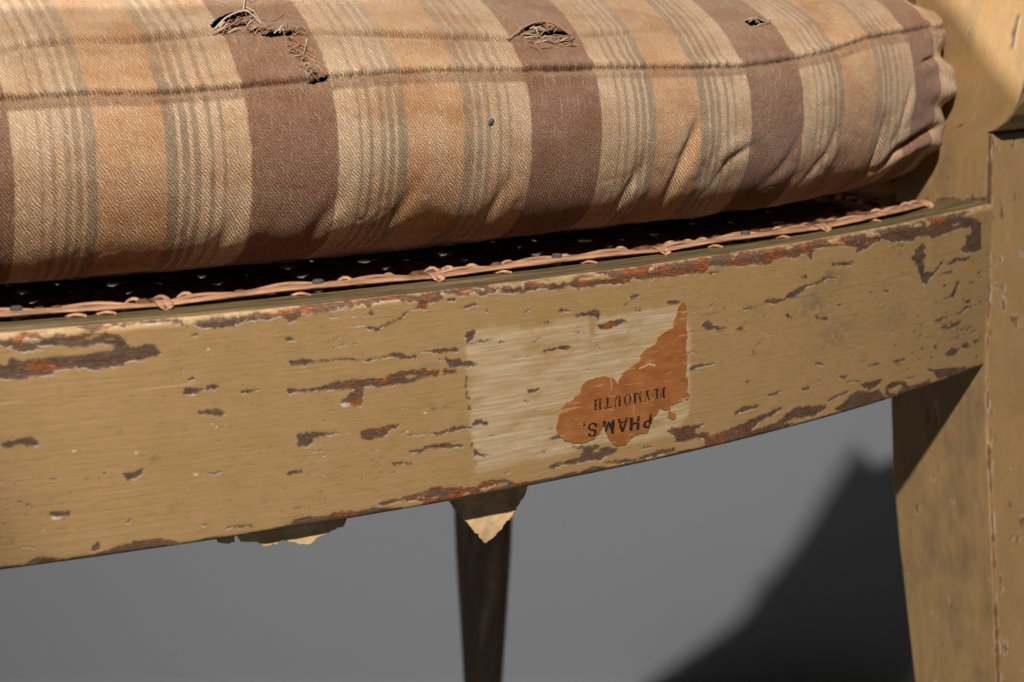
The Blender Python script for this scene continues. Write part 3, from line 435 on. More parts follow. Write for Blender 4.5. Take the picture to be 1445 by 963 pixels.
BOTZ=[(-341.2,4.8),(-331.4,5.2),(-304.3,6.0),(-260.4,7.2),(-244.4,8.6),(-226.7,8.6),(-197.2,7.2),(-175.4,5.7),(-164.7,6.9),(-147.7,6.8),(-129.7,6.1),(-85.5,5.1),(-52.6,6.4),(-21.9,7.7)]
STRIPES=[-353.5,-345.9,-329.7,-308.7,-293.2,-271.9,-248.9,-229.8,-213.4,-193.4,-169.3,-149.2,-133.9,-112.5,-89.5,-70.8,-52.8,-31.9,-17.7,-1.9]
STRIP=[(-341.1,-27.9),(-334.5,-27.5),(-299.8,-31.7),(-274.6,-30.1),(-250.8,-32.7),(-224.4,-32.5),(-196.5,-27.5),(-161.2,-24.3),(-153.0,-27.4),(-118.4,-21.9),(-84.8,-15.2),(-21.9,8.1)]
LINT=(-204.9, -12.9)
SCRAPS= {'big': {'p': [(-224.6, 1.3), (-223.0, -3.3), (-219.5, -7.8), (-216.1, -12.0), (-212.1, -16.6), (-209.0, -14.9), (-204.0, -10.6), (-199.7, -4.9), (-198.5, -1.1)], 'back': 7.5, 'lean': 0.0, 'curl': 0.4, 'seed': 0}, 'low': {'p': [(-285.4, 1.5), (-282.8, -2.6), (-280.6, -3.1), (-278.3, -3.8), (-276.7, -5.0), (-273.7, -5.1), (-272.2, -4.3), (-269.9, -4.8), (-267.1, -6.2), (-264.3, -6.5), (-262.7, -5.2), (-259.4, -3.9), (-255.7, -3.0), (-254.5, -1.5), (-256.3, 1.6)], 'back': 4, 'lean': 0.0, 'curl': 0.2, 'seed': 2}, 'bit': {'p': [(-289.6, 0.3), (-288.6, -1.8), (-286.8, -2.7), (-284.5, -2.7), (-283.8, -0.6)], 'back': 4, 'lean': 0, 'curl': 0.2, 'seed': 4}}
TEARS=[[(-274.2,20.7),(-270.6,24.6),(-267.3,26.8),(-263.7,27.1),(-260.1,26.5),(-263.7,24.6),(-265.2,23.0),(-269.4,21.4),(-273.0,19.8)],[(-272.4,18.2),(-269.4,20.4),(-266.4,22.0),(-263.7,21.4),(-265.2,20.1),(-267.6,19.8),(-270.3,18.5)],[(-265.2,17.8),(-261.9,18.5),(-261.9,17.2),(-264.9,17.2)],[(-262.8,15.9),(-258.9,16.2),(-254.4,16.2),(-252.9,15.3),(-255.6,14.6),(-260.7,15.0)],[(-254.7,-0.4),(-252.9,0.2),(-249.3,0.6),(-250.5,-0.4),(-253.8,-0.7)],[(-188.7,14.0),(-185.7,15.3),(-182.4,16.9),(-178.2,17.2),(-177.6,16.2),(-182.1,15.3),(-185.7,14.0),(-188.4,13.4)],[(-186.3,12.4),(-181.5,13.7),(-176.7,14.0),(-173.7,13.4),(-171.9,11.8),(-174.3,11.8),(-177.6,12.4),(-182.1,12.4),(-185.7,12.1)],[(-99.3,17.2),(-93.9,17.5),(-91.2,16.2),(-91.8,14.6),(-98.7,15.0)]]
FOLDS=[([(-133.5,36.6),(-136.5,29.2),(-139.5,21.2),(-141.0,12.4)],3,1.7,1.1),([(-153.6,25.5),(-156.9,18.3),(-159.3,10.7)],2.5,0.9,0.9),([(-48.3,30.3),(-46.8,24.4),(-47.1,14.9),(-42.9,7.6)],2.5,1.6,1.0),([(-13.5,25.1),(-22.5,23.5),(-36.0,19.5),(-42.6,14.5)],2.2,2.2,1.8),([(-17.1,48.4),(-21.6,47.9),(-26.7,47.0)],1.5,1.6,0.9),([(-90.0,29.0),(-93.9,21.7),(-100.8,15.5)],3,0.6,0.7),([(-198.0,25.8),(-201.0,18.0),(-204.0,10.1)],3,0.7,0.8),([(-226.8,24.0),(-230.4,17.7),(-233.4,11.5)],3,0.6,0.7),([(-247.8,23.7),(-251.7,17.2),(-254.7,11.1)],3.2,0.7,0.8),([(-165.9,50.8),(-177.6,51.6),(-186.6,51.5)],1.0,1.2,0.5),([(-266.4,61.6),(-255.6,61.0),(-251.7,57.0),(-251.1,53.2)],1.6,0.5,0.9),([(-123.3,18.7),(-119.1,23.8),(-111.0,27.2)],2.2,0.5,0.8),([(-33.9,40.5),(-36.0,33.9),(-37.2,27.2)],2,0.6,0.8),([(-276.0,20.9),(-277.5,15.4),(-279.3,9.9)],3.5,0.5,0.6),([(-292.8,62.3),(-281.7,63.3),(-270.6,64.2)],1.2,0.4,0.5),([(-72.6,29.8),(-75.3,22.2),(-81.9,14.8)],2.5,0.5,0.8)]
THREADS=[([(-261.0,32.6,6),(-261.9,31.0,4),(-263.4,27.1,3),(-264.9,23.3,2)],0.22,0),([(-273.6,19.4,0.3),(-269.7,21.7,1.6),(-264.9,23.3,2.2),(-262.8,22.3,1.6),(-261.3,19.4,0.3)],0.24,0),([(-263.4,25.8,2),(-262.2,23.0,2),(-261.0,19.8,0.4)],0.16,0),([(-263.1,23.3,0.8),(-260.1,20.7,2.5),(-257.1,21.0,3),(-254.4,23.0,3)],0.14,1),([(-251.7,11.8,0.3),(-252.9,9.5,1.8),(-253.5,8.2,0.3)],0.18,0),([(-274.5,17.8,0.3),(-269.4,19.4,1),(-264.9,21.7,1.2),(-261.6,17.8,0.3)],0.2,1),([(-259.5,31.6,4),(-261.0,32.6,5),(-260.4,30.6,3),(-257.1,32.6,4)],0.25,0),([(-192.6,10.8,0.3),(-187.2,13.4,1.4),(-181.5,15.3,1.8),(-176.4,15.0,1.4),(-171.9,11.8,0.3)],0.42,1),([(-191.7,11.1,0.2),(-186.6,14.0,1.3),(-182.4,15.3,1.6)],0.2,0),([(-187.2,12.1,0.4),(-184.2,11.4,1),(-181.5,10.8,0.3)],0.13,0),([(-94.2,16.2,0.2),(-96.9,17.2,1),(-100.8,16.6,0.3)],0.16,0),([(-98.4,16.2,0.3),(-94.8,16.6,1),(-91.8,15.3,0.3)],0.14,0),([(-270.6,20.1,0.15),(-269.4,20.7,1.52),(-268.5,20.7,0.66)],0.207,1),([(-268.5,19.8,0.15),(-267.0,19.8,0.86),(-265.5,20.7,0.76)],0.104,1),([(-265.8,21.0,0.15),(-264.9,21.4,1.48),(-263.4,23.0,0.16)],0.185,1),([(-268.2,20.4,0.15),(-266.7,22.0,1.53),(-265.5,22.6,0.71)],0.177,1),([(-272.7,18.8,0.15),(-270.9,20.4,1.02),(-269.7,21.0,0.3)],0.163,1),([(-270.6,17.8,0.15),(-270.0,18.2,1.23),(-269.7,17.5,0.3)],0.175,1),([(-266.7,20.7,0.15),(-265.8,20.1,1.04),(-264.6,19.4,0.23)],0.161,1),([(-267.3,20.4,0.15),(-266.7,20.1,1.31),(-265.5,20.7,0.29)],0.182,1),([(-272.4,16.9,0.15),(-271.5,17.5,1.56),(-270.9,16.9,0.3)],0.195,1),([(-272.7,18.8,0.15),(-270.9,19.4,1.01),(-269.4,20.1,0.76)],0.187,0),([(-270.3,19.8,0.15),(-269.4,19.4,0.93),(-268.2,20.1,0.11)],0.106,1),([(-270.3,17.8,0.15),(-268.8,17.8,1.04),(-267.0,18.2,0.25)],0.228,0),([(-272.1,19.8,0.15),(-270.9,20.7,1.09),(-270.3,20.7,0.27)],0.24,0),([(-265.5,20.7,0.15),(-263.7,21.7,0.8),(-261.6,23.3,0.24)],0.161,1),([(-265.5,18.2,0.15),(-264.9,17.5,0.63),(-264.6,16.9,0.28)],0.134,1),([(-255.3,15.3,0.15),(-254.4,15.9,1.49),(-253.5,15.9,0.32)],0.116,1),([(-252.9,13.7,0.15),(-251.4,13.7,1.03),(-250.2,13.4,0.75)],0.18,1),([(-261.6,16.2,0.15),(-260.4,15.9,1.41),(-258.9,16.2,0.47)],0.192,1),([(-261.3,17.2,0.15),(-260.4,16.6,0.79),(-259.5,16.2,0.38)],0.187,1),([(-256.5,16.9,0.15),(-255.6,16.9,1.17),(-255.0,17.2,0.62)],0.23,1),([(-254.7,15.9,0.15),(-254.1,15.9,1.37),(-253.2,16.2,0.37)],0.131,0),([(-253.5,15.6,0.15),(-252.3,15.9,1.49),(-251.1,15.9,0.64)],0.166,1),([(-265.2,19.4,0.15),(-263.7,20.7,0.74),(-262.2,21.7,0.35)],0.207,0),([(-261.9,17.2,0.15),(-261.6,16.6,1.05),(-260.7,17.2,0.24)],0.237,1),([(-262.8,17.2,0.15),(-261.6,16.6,1.49),(-260.1,16.2,0.46)],0.161,1),([(-265.5,16.6,0.15),(-264.9,16.6,1.44),(-264.3,16.2,0.4)],0.212,1),([(-260.7,17.5,0.15),(-259.2,18.5,1.57),(-258.0,18.5,0.1)],0.124,1),([(-264.0,18.8,0.15),(-263.1,17.5,1.13),(-262.2,16.2,0.46)],0.158,1),([(-261.6,15.6,0.15),(-259.8,16.2,0.91),(-258.0,17.2,0.74)],0.165,1),([(-253.2,14.3,0.15),(-252.0,14.6,0.99),(-250.8,15.3,0.28)],0.184,1),([(-263.7,19.1,0.15),(-263.4,18.2,0.97),(-262.8,18.5,0.5)],0.149,0),([(-265.2,17.2,0.15),(-263.7,17.5,0.97),(-262.2,17.8,0.22)],0.224,0),([(-259.2,15.3,0.15),(-258.3,15.9,0.78),(-258.0,15.6,0.79)],0.193,0),([(-255.9,13.7,0.15),(-255.6,13.0,1.28),(-255.0,12.7,0.62)],0.187,1),([(-254.4,14.0,0.15),(-252.9,14.3,0.97),(-251.7,13.7,0.62)],0.175,1),([(-253.5,15.0,0.15),(-252.9,14.0,0.88),(-252.0,13.7,0.39)],0.102,1),([(-253.5,14.6,0.15),(-252.6,14.3,0.63),(-251.7,14.0,0.46)],0.164,1),([(-257.7,16.2,0.15),(-256.8,16.9,0.82),(-256.2,16.9,0.75)],0.225,0),([(-263.7,18.5,0.15),(-263.1,17.8,1.28),(-262.5,17.5,0.48)],0.234,1),([(-265.5,18.8,0.15),(-264.3,19.1,1.55),(-263.1,18.8,0.16)],0.138,1),([(-257.7,15.3,0.15),(-257.1,15.3,1.31),(-256.8,14.6,0.16)],0.151,0),([(-256.2,15.0,0.15),(-255.3,15.0,1.44),(-254.4,14.0,0.44)],0.109,1),([(-264.3,15.9,0.15),(-263.1,16.6,0.77),(-262.2,16.6,0.14)],0.237,1),([(-253.5,16.2,0.15),(-251.7,16.6,0.76),(-250.5,15.9,0.69)],0.215,1),([(-255.9,9.8,0.15),(-254.7,10.5,1.33),(-253.5,10.8,0.71)],0.196,1),([(-255.6,8.2,0.15),(-254.7,8.6,1.07),(-254.1,8.2,0.73)],0.15,1),([(-254.4,6.3,0.15),(-253.8,6.0,0.91),(-252.9,5.7,0.73)],0.188,1),([(-253.8,4.1,0.15),(-253.2,3.8,0.7),(-252.9,3.1,0.78)],0.105,1),([(-255.6,4.4,0.15),(-255.0,3.8,1.15),(-254.7,3.1,0.52)],0.135,1),([(-254.4,4.7,0.15),(-253.8,4.4,0.91),(-253.2,3.8,0.46)],0.224,0),([(-256.5,10.8,0.15),(-256.5,9.5,0.61),(-255.9,9.2,0.59)],0.13,1),([(-253.8,1.8,0.15),(-252.9,1.8,0.99),(-252.0,1.5,0.52)],0.105,1),([(-255.0,7.3,0.15),(-254.1,7.6,0.81),(-253.5,7.3,0.59)],0.145,1),([(-257.4,9.2,0.15),(-256.5,9.2,1.36),(-255.6,8.9,0.38)],0.188,1),([(-255.9,7.3,0.15),(-255.6,7.3,0.89),(-255.0,7.0,0.74)],0.119,1),([(-257.1,8.6,0.15),(-256.8,8.6,0.81),(-256.2,8.2,0.75)],0.194,1),([(-254.4,3.1,0.15),(-253.8,3.4,1.12),(-253.5,3.1,0.17)],0.212,1),([(-256.2,7.6,0.15),(-255.6,7.0,0.68),(-254.4,7.3,0.69)],0.125,0),([(-254.4,2.8,0.15),(-253.8,2.5,1.34),(-252.9,2.2,0.64)],0.218,1),([(-256.2,9.8,0.15),(-255.6,8.6,1.28),(-254.7,7.9,0.79)],0.108,1),([(-254.7,3.4,0.15),(-253.8,3.4,1.08),(-252.9,2.5,0.48)],0.176,1),([(-255.3,7.0,0.15),(-255.3,6.3,0.78),(-254.7,6.3,0.35)],0.142,1),([(-254.7,6.0,0.15),(-254.1,5.7,1.54),(-253.2,6.0,0.23)],0.149,1),([(-256.8,11.4,0.15),(-256.5,10.8,0.92),(-255.9,10.8,0.48)],0.232,1),([(-254.4,2.5,0.15),(-253.8,2.2,0.61),(-253.5,1.5,0.59)],0.163,1),([(-256.2,9.2,0.15),(-255.3,9.2,0.68),(-254.7,8.6,0.21)],0.195,0),([(-256.5,8.6,0.15),(-255.6,9.2,1.04),(-255.0,8.9,0.66)],0.119,0),([(-256.8,8.9,0.15),(-256.2,8.9,1.14),(-255.6,9.2,0.36)],0.202,1),([(-256.2,8.6,0.15),(-255.3,8.2,0.8),(-254.7,8.6,0.43)],0.117,1),([(-252.9,2.5,0.15),(-252.3,2.2,0.65),(-251.4,2.2,0.67)],0.222,0),([(-177.3,11.8,0.15),(-175.8,11.1,0.9),(-174.0,11.1,0.72)],0.139,1),([(-177.0,10.2,0.15),(-175.2,10.2,0.74),(-174.0,9.5,0.74)],0.106,1),([(-181.8,9.5,0.15),(-180.0,9.2,1.02),(-178.8,8.2,0.74)],0.14,1),([(-175.5,10.8,0.15),(-174.0,10.2,1.6),(-172.2,10.2,0.11)],0.101,1),([(-181.5,10.5,0.15),(-180.6,11.1,0.8),(-180.0,10.8,0.58)],0.109,0),([(-189.6,11.8,0.15),(-188.7,12.1,1.36),(-188.1,11.8,0.33)],0.148,1),([(-188.7,11.1,0.15),(-186.9,12.1,0.64),(-185.7,12.1,0.29)],0.19,1),([(-180.6,8.9,0.15),(-179.7,9.5,1.06),(-178.8,9.5,0.79)],0.163,1),([(-172.5,9.5,0.15),(-171.6,10.2,1.19),(-170.7,10.5,0.5)],0.184,1),([(-172.8,10.8,0.15),(-172.2,10.5,1.45),(-171.0,11.4,0.59)],0.175,1),([(-186.6,9.8,0.15),(-186.0,9.2,1.24),(-185.1,9.5,0.24)],0.162,1),([(-189.6,13.0,0.15),(-187.8,13.4,1.26),(-186.6,12.4,0.49)],0.131,1),([(-184.2,10.5,0.15),(-183.0,11.1,1.11),(-181.5,11.8,0.34)],0.106,1),([(-189.3,13.0,0.15),(-186.9,14.6,1.34),(-184.2,15.9,0.49)],0.236,1),([(-182.1,9.5,0.15),(-181.2,9.5,0.81),(-180.6,9.5,0.35)],0.18,0),([(-183.3,12.1,0.15),(-182.1,12.4,0.63),(-181.2,11.8,0.3)],0.118,1),([(-182.7,11.1,0.15),(-180.6,12.1,1.38),(-178.8,12.4,0.73)],0.202,1),([(-175.2,8.6,0.15),(-173.7,7.9,1.04),(-172.2,7.6,0.6)],0.223,1),([(-173.4,10.5,0.15),(-172.8,9.5,1.27),(-172.2,8.9,0.27)],0.126,1),([(-186.9,11.1,0.15),(-185.1,10.8,1.13),(-183.6,10.5,0.57)],0.169,0),([(-175.2,10.2,0.15),(-174.3,9.8,0.93),(-173.7,9.2,0.21)],0.176,1),([(-177.0,9.2,0.15),(-174.9,9.5,1.34),(-172.5,10.8,0.34)],0.171,0),([(-177.6,9.5,0.15),(-176.7,9.5,0.78),(-175.5,9.8,0.11)],0.234,1),([(-187.8,13.0,0.15),(-186.9,13.4,0.92),(-186.0,13.4,0.33)],0.163,1),([(-185.4,12.4,0.15),(-184.5,12.7,0.82),(-183.6,13.4,0.66)],0.109,1),([(-187.2,12.7,0.15),(-186.6,12.4,0.82),(-185.7,12.4,0.11)],0.168,1),([(-184.2,8.9,0.15),(-183.6,8.6,1.3),(-183.0,8.6,0.53)],0.137,0),([(-175.8,9.2,0.15),(-173.7,10.2,0.98),(-171.6,11.8,0.24)],0.135,1),([(-177.6,8.9,0.15),(-175.8,9.2,0.75),(-174.0,8.9,0.73)],0.162,1),([(-180.9,8.9,0.15),(-178.8,10.2,0.63),(-177.0,10.8,0.54)],0.175,1),([(-175.8,9.2,0.15),(-174.6,9.2,0.61),(-173.1,8.9,0.38)],0.179,1),([(-177.3,7.9,0.15),(-176.7,7.6,0.79),(-176.1,7.3,0.75)],0.123,1),([(-178.2,9.8,0.15),(-177.3,10.2,1.34),(-176.7,9.5,0.67)],0.104,1),([(-178.8,8.2,0.15),(-178.2,8.6,0.8),(-177.6,8.6,0.63)],0.116,1),([(-179.7,9.2,0.15),(-178.2,8.6,0.76),(-176.7,7.9,0.44)],0.224,1),([(-174.9,7.9,0.15),(-173.1,7.9,0.84),(-171.6,7.6,0.76)],0.124,0),([(-174.6,9.5,0.15),(-173.4,9.2,1.41),(-172.2,8.9,0.5)],0.16,1),([(-183.6,7.0,0.15),(-181.8,7.0,0.68),(-179.7,7.3,0.42)],0.138,1),([(-186.9,7.9,0.15),(-185.7,7.0,1.09),(-184.8,5.7,0.78)],0.112,1),([(-177.0,9.8,0.15),(-175.8,10.8,0.98),(-174.6,10.8,0.72)],0.195,1),([(-182.1,15.9,0.15),(-180.9,15.6,1.27),(-179.7,15.3,0.31)],0.138,1),([(-182.4,14.6,0.15),(-181.5,13.7,1.38),(-180.0,13.0,0.49)],0.204,0),([(-178.2,15.3,0.15),(-176.7,14.6,1.31),(-175.8,13.7,0.38)],0.212,1),([(-180.3,15.6,0.15),(-179.1,15.3,0.73),(-178.2,14.3,0.43)],0.238,1),([(-176.7,13.0,0.15),(-175.2,13.7,1.37),(-174.3,13.4,0.2)],0.187,1),([(-184.2,14.6,0.15),(-183.0,13.7,1.28),(-182.4,11.8,0.3)],0.204,0),([(-179.1,15.9,0.15),(-178.5,15.3,1.52),(-178.2,14.3,0.78)],0.216,1),([(-178.8,13.4,0.15),(-177.0,13.7,1.23),(-174.6,15.0,0.28)],0.203,1),([(-254.4,4.1,0.15),(-254.1,4.1,1.21),(-253.5,3.4,0.4)],0.137,0),([(-254.4,3.8,0.15),(-253.8,3.1,1.01),(-253.5,2.5,0.61)],0.236,1),([(-252.6,0.9,0.15),(-252.0,0.2,1.11),(-251.7,-0.1,0.3)],0.149,1),([(-252.6,2.5,0.15),(-252.0,1.8,1.33),(-251.4,1.8,0.47)],0.127,1),([(-254.4,2.8,0.15),(-254.1,1.8,1.15),(-253.8,1.2,0.69)],0.12,1),([(-253.2,1.2,0.15),(-252.6,0.2,1.02),(-252.0,-0.1,0.41)],0.191,1),([(-253.2,1.8,0.15),(-252.6,0.9,1.49),(-252.0,-0.1,0.28)],0.232,1),([(-253.8,1.5,0.15),(-252.9,1.8,1.56),(-252.6,1.2,0.11)],0.145,1),([(-254.4,1.2,0.15),(-253.8,1.5,0.95),(-253.5,0.9,0.35)],0.15,0),([(-253.2,1.8,0.15),(-252.9,1.2,1.08),(-252.3,1.2,0.19)],0.192,1),([(-261.3,23.0,0.15),(-260.1,22.0,1.31),(-258.9,21.7,0.68)],0.123,1),([(-268.2,24.2,0.15),(-267.0,24.6,0.73),(-266.1,24.9,0.12)],0.122,1),([(-263.4,25.5,0.15),(-262.2,26.2,1.34),(-261.3,25.8,0.68)],0.114,1),([(-264.3,26.2,0.15),(-263.4,25.5,1.33),(-262.5,25.5,0.24)],0.124,0),([(-264.6,24.6,0.15),(-264.3,23.3,1.46),(-263.7,22.6,0.22)],0.137,1),([(-269.7,25.2,0.15),(-268.8,25.5,1.07),(-268.2,25.2,0.62)],0.116,1),([(-92.7,14.3,0.15),(-90.9,14.6,1.59),(-90.0,13.7,0.57)],0.211,1),([(-97.8,17.2,0.15),(-96.9,16.6,1.37),(-95.4,16.6,0.67)],0.162,0),([(-95.7,15.6,0.15),(-94.8,15.3,0.64),(-94.5,14.3,0.25)],0.192,1),([(-95.7,16.6,0.15),(-93.6,16.9,1.31),(-91.8,17.2,0.29)],0.238,1),([(-96.9,14.0,0.15),(-96.0,13.7,1.18),(-95.1,13.7,0.51)],0.116,0),([(-95.4,14.3,0.15),(-94.8,13.4,1.33),(-93.6,13.0,0.72)],0.157,0)]

H = 56.0                           # height of the seat rail
G = (0.3616812830150282, 0.894305323124847, 0.3881813740304374, 0.00019278612412019998)


def g(x):                          # plan curve of the bowed front, mm -> mm (x runs left to right, 0 at the right leg)
    x = np.asarray(x, float) / 1000
    return 1000 * (((G[0] * x + G[1]) * x + G[2]) * x + G[3])


def gs(x):
    x = np.asarray(x, float) / 1000
    return (3 * G[0] * x + 2 * G[1]) * x + G[2]


def world(V):                      # chair millimetres -> metres on the floor
    V = np.asarray(V, float) * MM
    V[..., 2] += FLOOR
    return V


def thing(name, label, cat, loc=(0, 0, 0)):
    o = bpy.data.objects.new(name, None)
    COL.objects.link(o)
    o.location = loc
    o['label'] = label
    o['category'] = cat
    return o


CHAIR = thing('chair', 'worn ochre painted wooden chair with chipped bowed seat rail and caned seat', 'chair')
CUSHION = thing('seat_cushion', 'faded striped seat cushion with torn seams lying on the caned chair seat', 'cushion')


def wear_fields(X, Z, du, dv):
    """losses of the paint on the front of the seat rail; X, Z millimetres (Z > 56 runs over the top edge)"""
    wx = X + 0.55 * (fbm(X * 1.3, Z * 2.2, 0, 3) - 0.5) + 0.75 * (vnoise(X * 1.9, Z * 3.1, 1) - 0.5)
    wz = Z + 0.55 * (fbm(X * 1.1, Z * 2.0, 2, 3) - 0.5) + 0.62 * (vnoise(X * 1.7, Z * 2.6, 3) - 0.5)
    loss = np.zeros(X.shape, bool)
    xs = X[:, 0]; zs = Z[0]

    def paint(poly, value):
        a = np.array(poly)
        i0, i1 = np.searchsorted(xs, [a[:, 0].min() - 1.5, a[:, 0].max() + 1.5])
        j0, j1 = np.searchsorted(zs, [a[:, 1].min() - 1.5, a[:, 1].max() + 1.5])
        if i1 <= i0 or j1 <= j0:
            return
        m = inpoly(wx[i0:i1, j0:j1], wz[i0:i1, j0:j1], poly)
        loss[i0:i1, j0:j1][m] = value

    for q in CHIPS:
        paint(q, True)
    for q in ISLANDS:
        paint(q, False)
    # worn lower edge and loose flaking near the right leg
    edge = fbm(X * 0.10, Z * 0.5, 4, 4)
    loss |= (Z < 1.0 + 3.4 * (edge - 0.42)) & (Z > -2.5)
    f = fbm(X * 0.28 + 0.10 * Z, Z * 0.95 - 0.10 * X, 5, 4)
    zone = sstep(-75, -15, X) * sstep(46, 10, Z + 0.0 * X) * 0.085
    loss |= (f > 0.80 - zone) & (Z < 50) & (X > -75)
    f2 = fbm(X * 0.30, Z * 1.1, 6, 3)
    loss |= (f2 > 0.875) & (Z < 50) & (Z > 3)
    ck = np.abs(fbm(X * 0.04, Z * 0.55 + 0.02 * X, 3, 2) - 0.5) < 0.0035 + 0.010 * (fbm(X * .25, Z * .2, 1, 2) - .5)
    loss |= ck & (fbm(X * 0.035, Z * 0.06, 5, 3) > 0.60) & (Z < 54) & (Z > 1)
    # bits of paint still clinging to the worn upper edge
    cl = fbm(X * 0.22, Z * 0.9, 1, 3)
    loss &= ~((cl > 0.66) & (Z > 52))
    L = loss.astype(float)
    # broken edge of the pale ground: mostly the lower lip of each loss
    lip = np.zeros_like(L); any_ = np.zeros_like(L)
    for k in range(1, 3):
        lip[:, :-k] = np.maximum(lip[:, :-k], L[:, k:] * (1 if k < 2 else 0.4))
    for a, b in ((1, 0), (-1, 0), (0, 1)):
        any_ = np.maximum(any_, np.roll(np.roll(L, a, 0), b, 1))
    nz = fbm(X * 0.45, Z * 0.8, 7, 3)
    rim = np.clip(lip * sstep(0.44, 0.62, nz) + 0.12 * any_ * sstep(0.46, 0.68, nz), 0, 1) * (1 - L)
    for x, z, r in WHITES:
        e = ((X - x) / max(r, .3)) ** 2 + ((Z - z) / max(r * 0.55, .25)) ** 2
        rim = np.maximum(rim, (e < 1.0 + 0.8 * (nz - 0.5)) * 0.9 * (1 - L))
    rust = np.zeros_like(L)
    for x, z, r in RUSTS:
        r = max(r, 0.8)
        rust = np.maximum(rust, np.exp(-(((X - x) / (1.25 * r)) ** 2 + ((Z - z) / (0.8 * r)) ** 2)))
    rust = np.clip(rust * 1.7, 0, 1)
    grime = np.zeros_like(L)
    for x, z, r, a in GRIMES:
        e = ((X - x) / r) ** 2 + ((Z - z) / (0.6 * r)) ** 2
        grime = np.maximum(grime, a * np.exp(-e) * sstep(0.25, 0.6, fbm(X * 0.5, Z * 0.7, 3, 3)) * 1.3)
    gw = inpoly(X + 1.2 * (fbm(X * .5, Z * .9, 2, 3) - .5), Z + 1.4 * (fbm(X * .3, Z * .5, 4, 3) - .5), GHOST).astype(float)
    for q in UNGHOST:
        gw[inpoly(wx, wz, q)] = 0
    gw = blur(gw, 9) * sstep(0.18, 0.62, fbm(X * 0.10, Z * 0.35, 6, 4) + 0.10)
    return L, np.clip(rim, 0, 1), rust, grime, np.clip(gw, 0, 1)


def build_front_rail():
    xs = np.concatenate([np.arange(-500, -362, 6.0), np.arange(-361.8, -0.5, 0.22), [-0.45]])
    D = 18.0; r1 = 1.4; r2 = 2.0
    d, z, zz = [], [], []
    for q in (18.0, 15.0, 11.0, 7.0):
        d.append(q); z.append(0.0); zz.append(-q)
    for q in np.arange(4.4, r1, -0.3):
        d.append(q); z.append(0.0); zz.append(-q)
    for a in np.linspace(0, math.pi / 2, 8)[:-1]:
        d.append(r1 - r1 * math.sin(a)); z.append(r1 - r1 * math.cos(a)); zz.append(-r1 + a / (math.pi / 2) * 2 * r1)
    for q in np.arange(r1, H - r2, 0.21):
        d.append(0.0); z.append(q); zz.append(q)
    for a in np.linspace(0, math.pi / 2, 12)[:-1]:
        d.append(r2 - r2 * math.cos(a)); z.append(H - r2 + r2 * math.sin(a)); zz.append(H - r2 + a / (math.pi / 2) * r2)
    for q in np.concatenate([np.arange(r2, 14, 0.3), [16, 18]]):
        d.append(q); z.append(H); zz.append(H + q - r2)
    d = np.array(d); z = np.array(z); zz = np.array(zz)
    nu, nv = len(xs), len(d)
    X = np.repeat(xs[:, None], nv, 1); ZZ = np.repeat(zz[None], nu, 0)
    loss, rim, rust, grime, ghost = wear_fields(X, ZZ, 0.22, 0.21)
    top = sstep(H - 0.3, H + 0.5, ZZ + 1.2 * (fbm(X * .12, ZZ * .3, 3, 3) - .5))
    pale = sstep(H - 1.6, H - 0.8, ZZ + 1.6 * (fbm(X * .2, ZZ * .6, 5, 3) - .5)) * (1 - top)
    pale = pale * (0.55 + 0.6 * fbm(X * .07, ZZ * .2, 6, 3))
    # light scratches along the upper face
    sc = (fbm(X * 0.018, ZZ * 1.15, 2, 3) > 0.635) & (ZZ > H + 1.5)
    pale = np.clip(np.maximum(pale, sc * 0.40), 0, 1)
    under = sstep(-0.4, -1.6, ZZ)
    loss = np.maximum(loss, under)
    ang = np.arctan(gs(xs)); ang = np.minimum(ang, math.radians(10) + (ang - math.radians(10)) * 0.15)
    nx = -np.sin(ang)[:, None]; ny = np.cos(ang)[:, None]
    sm = blur(loss, 1)
    disp = -0.14 * sm * (0.75 + 0.5 * fbm(X * 0.9, ZZ * 1.6, 4, 4)) + 0.03 * blur(rim, 1) + 0.10 * (fbm(X * 0.035, ZZ * 0.05, 0, 3) - 0.5)
    disp += 0.05 * (fbm(X * 0.04, ZZ * 1.3, 1, 3) - 0.5)
    # frayed, uneven upper edge
    wob = 0.35 * (fbm(X * 0.10, ZZ * 0 + 3.3, 2, 4) - 0.5)
    nd = np.gradient(d); nz_ = np.gradient(z); ln = np.hypot(nd, nz_) + 1e-9
    on, oz = -nz_ / ln, nd / ln                       # outward in (d, z)
    dd = d[None] + on[None] * disp + wob * (d[None] < 4) * (z[None] > 40)
    z2 = z[None] + oz[None] * disp
    V = np.stack([X + nx * dd, g(xs)[:, None] + ny * dd, z2], -1)
    F = grid_faces(nu, nv, True)
    i = np.arange(nv); e = (nu - 1) * nv
    V = V.reshape(-1, 3)
    me = mesh_from(world(V), F, 'front_rail')
    # close the two ends
    import bmesh
    bm = bmesh.new(); bm.from_mesh(me); bm.verts.ensure_lookup_table()
    bm.faces.new([bm.verts[k] for k in i[::-1]]); bm.faces.new([bm.verts[e + k] for k in i])
    bm.to_mesh(me); bm.free()
    set_attr(me, 'surf', np.stack([X, ZZ, X * 0], -1).reshape(-1, 3), 'FLOAT_VECTOR')
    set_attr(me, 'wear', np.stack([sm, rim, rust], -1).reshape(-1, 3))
    set_attr(me, 'tone', np.stack([ghost, grime, pale, top], -1).reshape(-1, 4))
    return link('front_rail', me, PAINT, CHAIR)


RAIL = build_front_rail()

# ---------------------------------------------------------------- legs, side rails, back rail
LEG_ROT = math.radians(10)
LN = np.array([math.cos(LEG_ROT), math.sin(LEG_ROT)]); LA = np.array([-math.sin(LEG_ROT), math.cos(LEG_ROT)])


